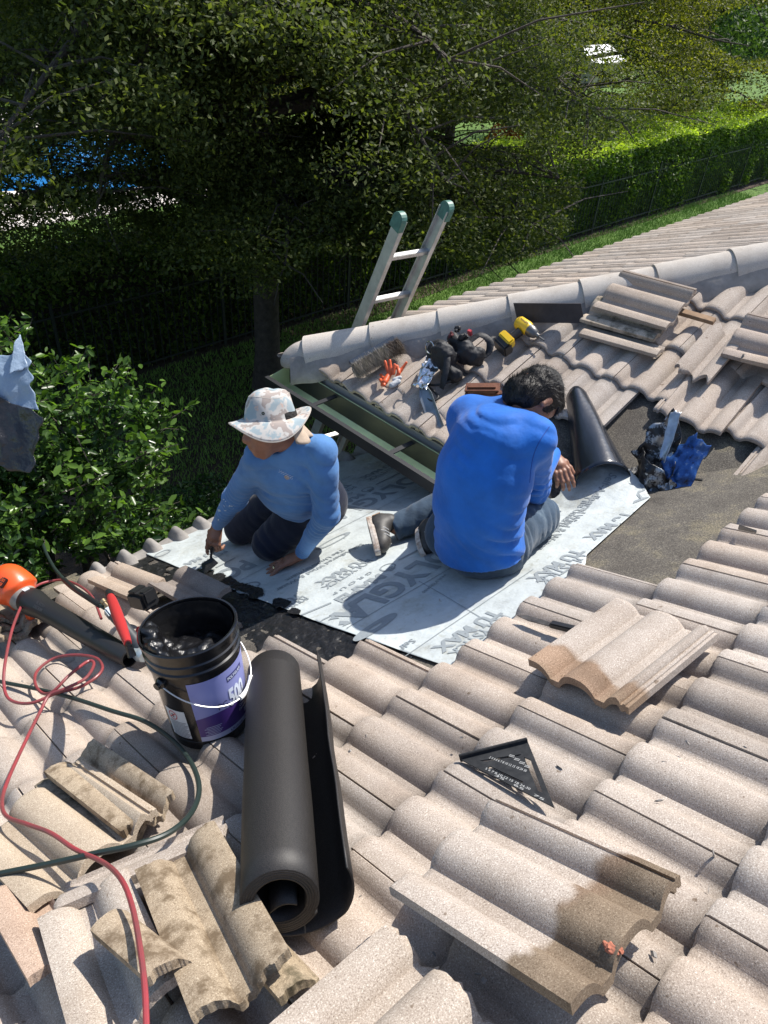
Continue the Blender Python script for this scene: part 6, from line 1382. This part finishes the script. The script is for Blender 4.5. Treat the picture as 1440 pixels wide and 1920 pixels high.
# trainers
M_SHOE = mat('shoe_black', (.022,.021,.020), .55, var=.4, vscale=50, dirt=(.06,.055,.05)); M_SOLE = mat('shoe_sole', (.60,.56,.50), .7, var=.5, vscale=30, dirt=(.18,.10,.06)); M_TAN = mat('shoe_tan', (.40,.26,.16), .7, var=.3, vscale=30)
def trainer(heel, toe, soledir, name='shoe', vis=True):
    d = unit(toe-heel); L_ = np.linalg.norm(toe-heel); sd_ = unit(soledir-(soledir@d)*d); w_ = np.cross(d, sd_); H = np.array([d, w_, sd_])
    up = surf_obj(name, [('c', heel+d*.03-sd_*.01, toe-d*.04+sd_*.008, .042, .038), ('c', heel+d*.04-sd_*.05, heel+d*.06, .040, .042), ('c', toe-d*.05, toe-d*.02+sd_*.012, .034, .026)], .02, .005, M_SHOE, R1, lambda p, dd: np.maximum(dd, (p-heel)@sd_-.026))
    vs_ = []; n = 40
    for z in (.022, .034, .046):
        for i in range(n): t_ = 2*math.pi*i/n; x = math.cos(t_); y = math.sin(t_); wdt = .041*(1+.10*x)-.008*max(0, -x); vs_.append(heel+d*(L_/2+x*(L_/2+.018))+w_*y*abs(y)**-.15*wdt*(1-.1*(z > .04)) + sd_*z if abs(y) > 1e-6 else heel+d*(L_/2+x*(L_/2+.018))+sd_*z)
    f = [(j*n+i, j*n+(i+1) % n, (j+1)*n+(i+1) % n, (j+1)*n+i) for j in range(2) for i in range(n)]+[tuple(range(2*n, 3*n))]; obj('sole', vs_, f, M_SOLE, up, False)
    for k in range(4):
        q = heel+d*(L_*(.35+.11*k))-sd_*.0; mb = MB(); mb.tube(spline([q+w_*.038-sd_*.002, q+w_*.034-sd_*.022+d*.010, q+w_*.022-sd_*.036+d*.016], 4), .0024, 6); mb.tube(spline([q-w_*.038-sd_*.002, q-w_*.034-sd_*.022+d*.010, q-w_*.022-sd_*.036+d*.016], 4), .0024, 6); mb.build('stripe', mat('shoe_silver', (.45,.45,.44), .4), up, True)
    return up
hl = PA(706,972,.125); to = PA(722,1030,.045)
sdv = cv(-.85, .35, -.25)
trainer(hl, to, sdv); 
mb = MB(); mb.box(hl-sdv*.0+unit(to-hl)*.0, unit(to-hl)*.012, np.cross(unit(to-hl), sdv)*.03, sdv*.03, bev=.01); mb.build('heel_tab', M_TAN, R1, True)
trainer(PA(800,985,.06), PA(806,1030,.035), cv(-.6,.6,-.3))
# hair
Hh_ = np.array([fR, sR, uR]); Hc = hcR
fh = body_sdf([('e', Hc+uR*.032-fR*.014, Hh_, (.101,.084,.090)), ('e', Hc-uR*.035-fR*.050, Hh_, (.062,.076,.075)), ('e', Hc+uR*.062+fR*.05, Hh_, (.05,.06,.045))], .02)
def hairf(p):
    q = p-Hc; x, y, z = q@fR, q@sR, q@uR; d = fh(p)
    st_ = np.stack([x*12, y*40, z*26], -1); d = d+.0045*vnoise(st_, 1, 1)+.003*vnoise(st_*2.1, 1, 2)+.004*vnoise(p, 38, 5)
    face = np.minimum(x-.030+(z < 0)*.0, .072-z); d = np.maximum(d, np.minimum(x-.036, .050-z)); ear = np.maximum(np.minimum(x+.012, -z+.012), -.3); d = np.maximum(d, np.where(z < -.02, np.minimum(x+.004, -.02-z), -1)); return d
v, f = surfnet(hairf, Hc-.17, Hc+.17, .0042); hair = obj('hair', v, f, M_HAIR, R1, True)
fs_ = RNG.integers(0, len(v), 3200); P0_ = v[fs_]; out = P0_-Hc; out /= np.linalg.norm(out, axis=1)[:, None]; fl_ = np.cross(out, -sR)+RNG.normal(0, .35, (len(out), 3)); e_ = P0_+out*RNG.uniform(.002, .010, len(out))[:, None]+fl_*.022*RNG.uniform(.4, 1, len(out))[:, None]; wd = np.cross(out, fl_); wd = wd/np.linalg.norm(wd, axis=1)[:, None]*.0012
obj('loose_strands', np.stack([P0_-wd, P0_+wd, e_], 1).reshape(-1, 3), np.arange(3*len(P0_)).reshape(-1, 3), M_HAIR, hair)
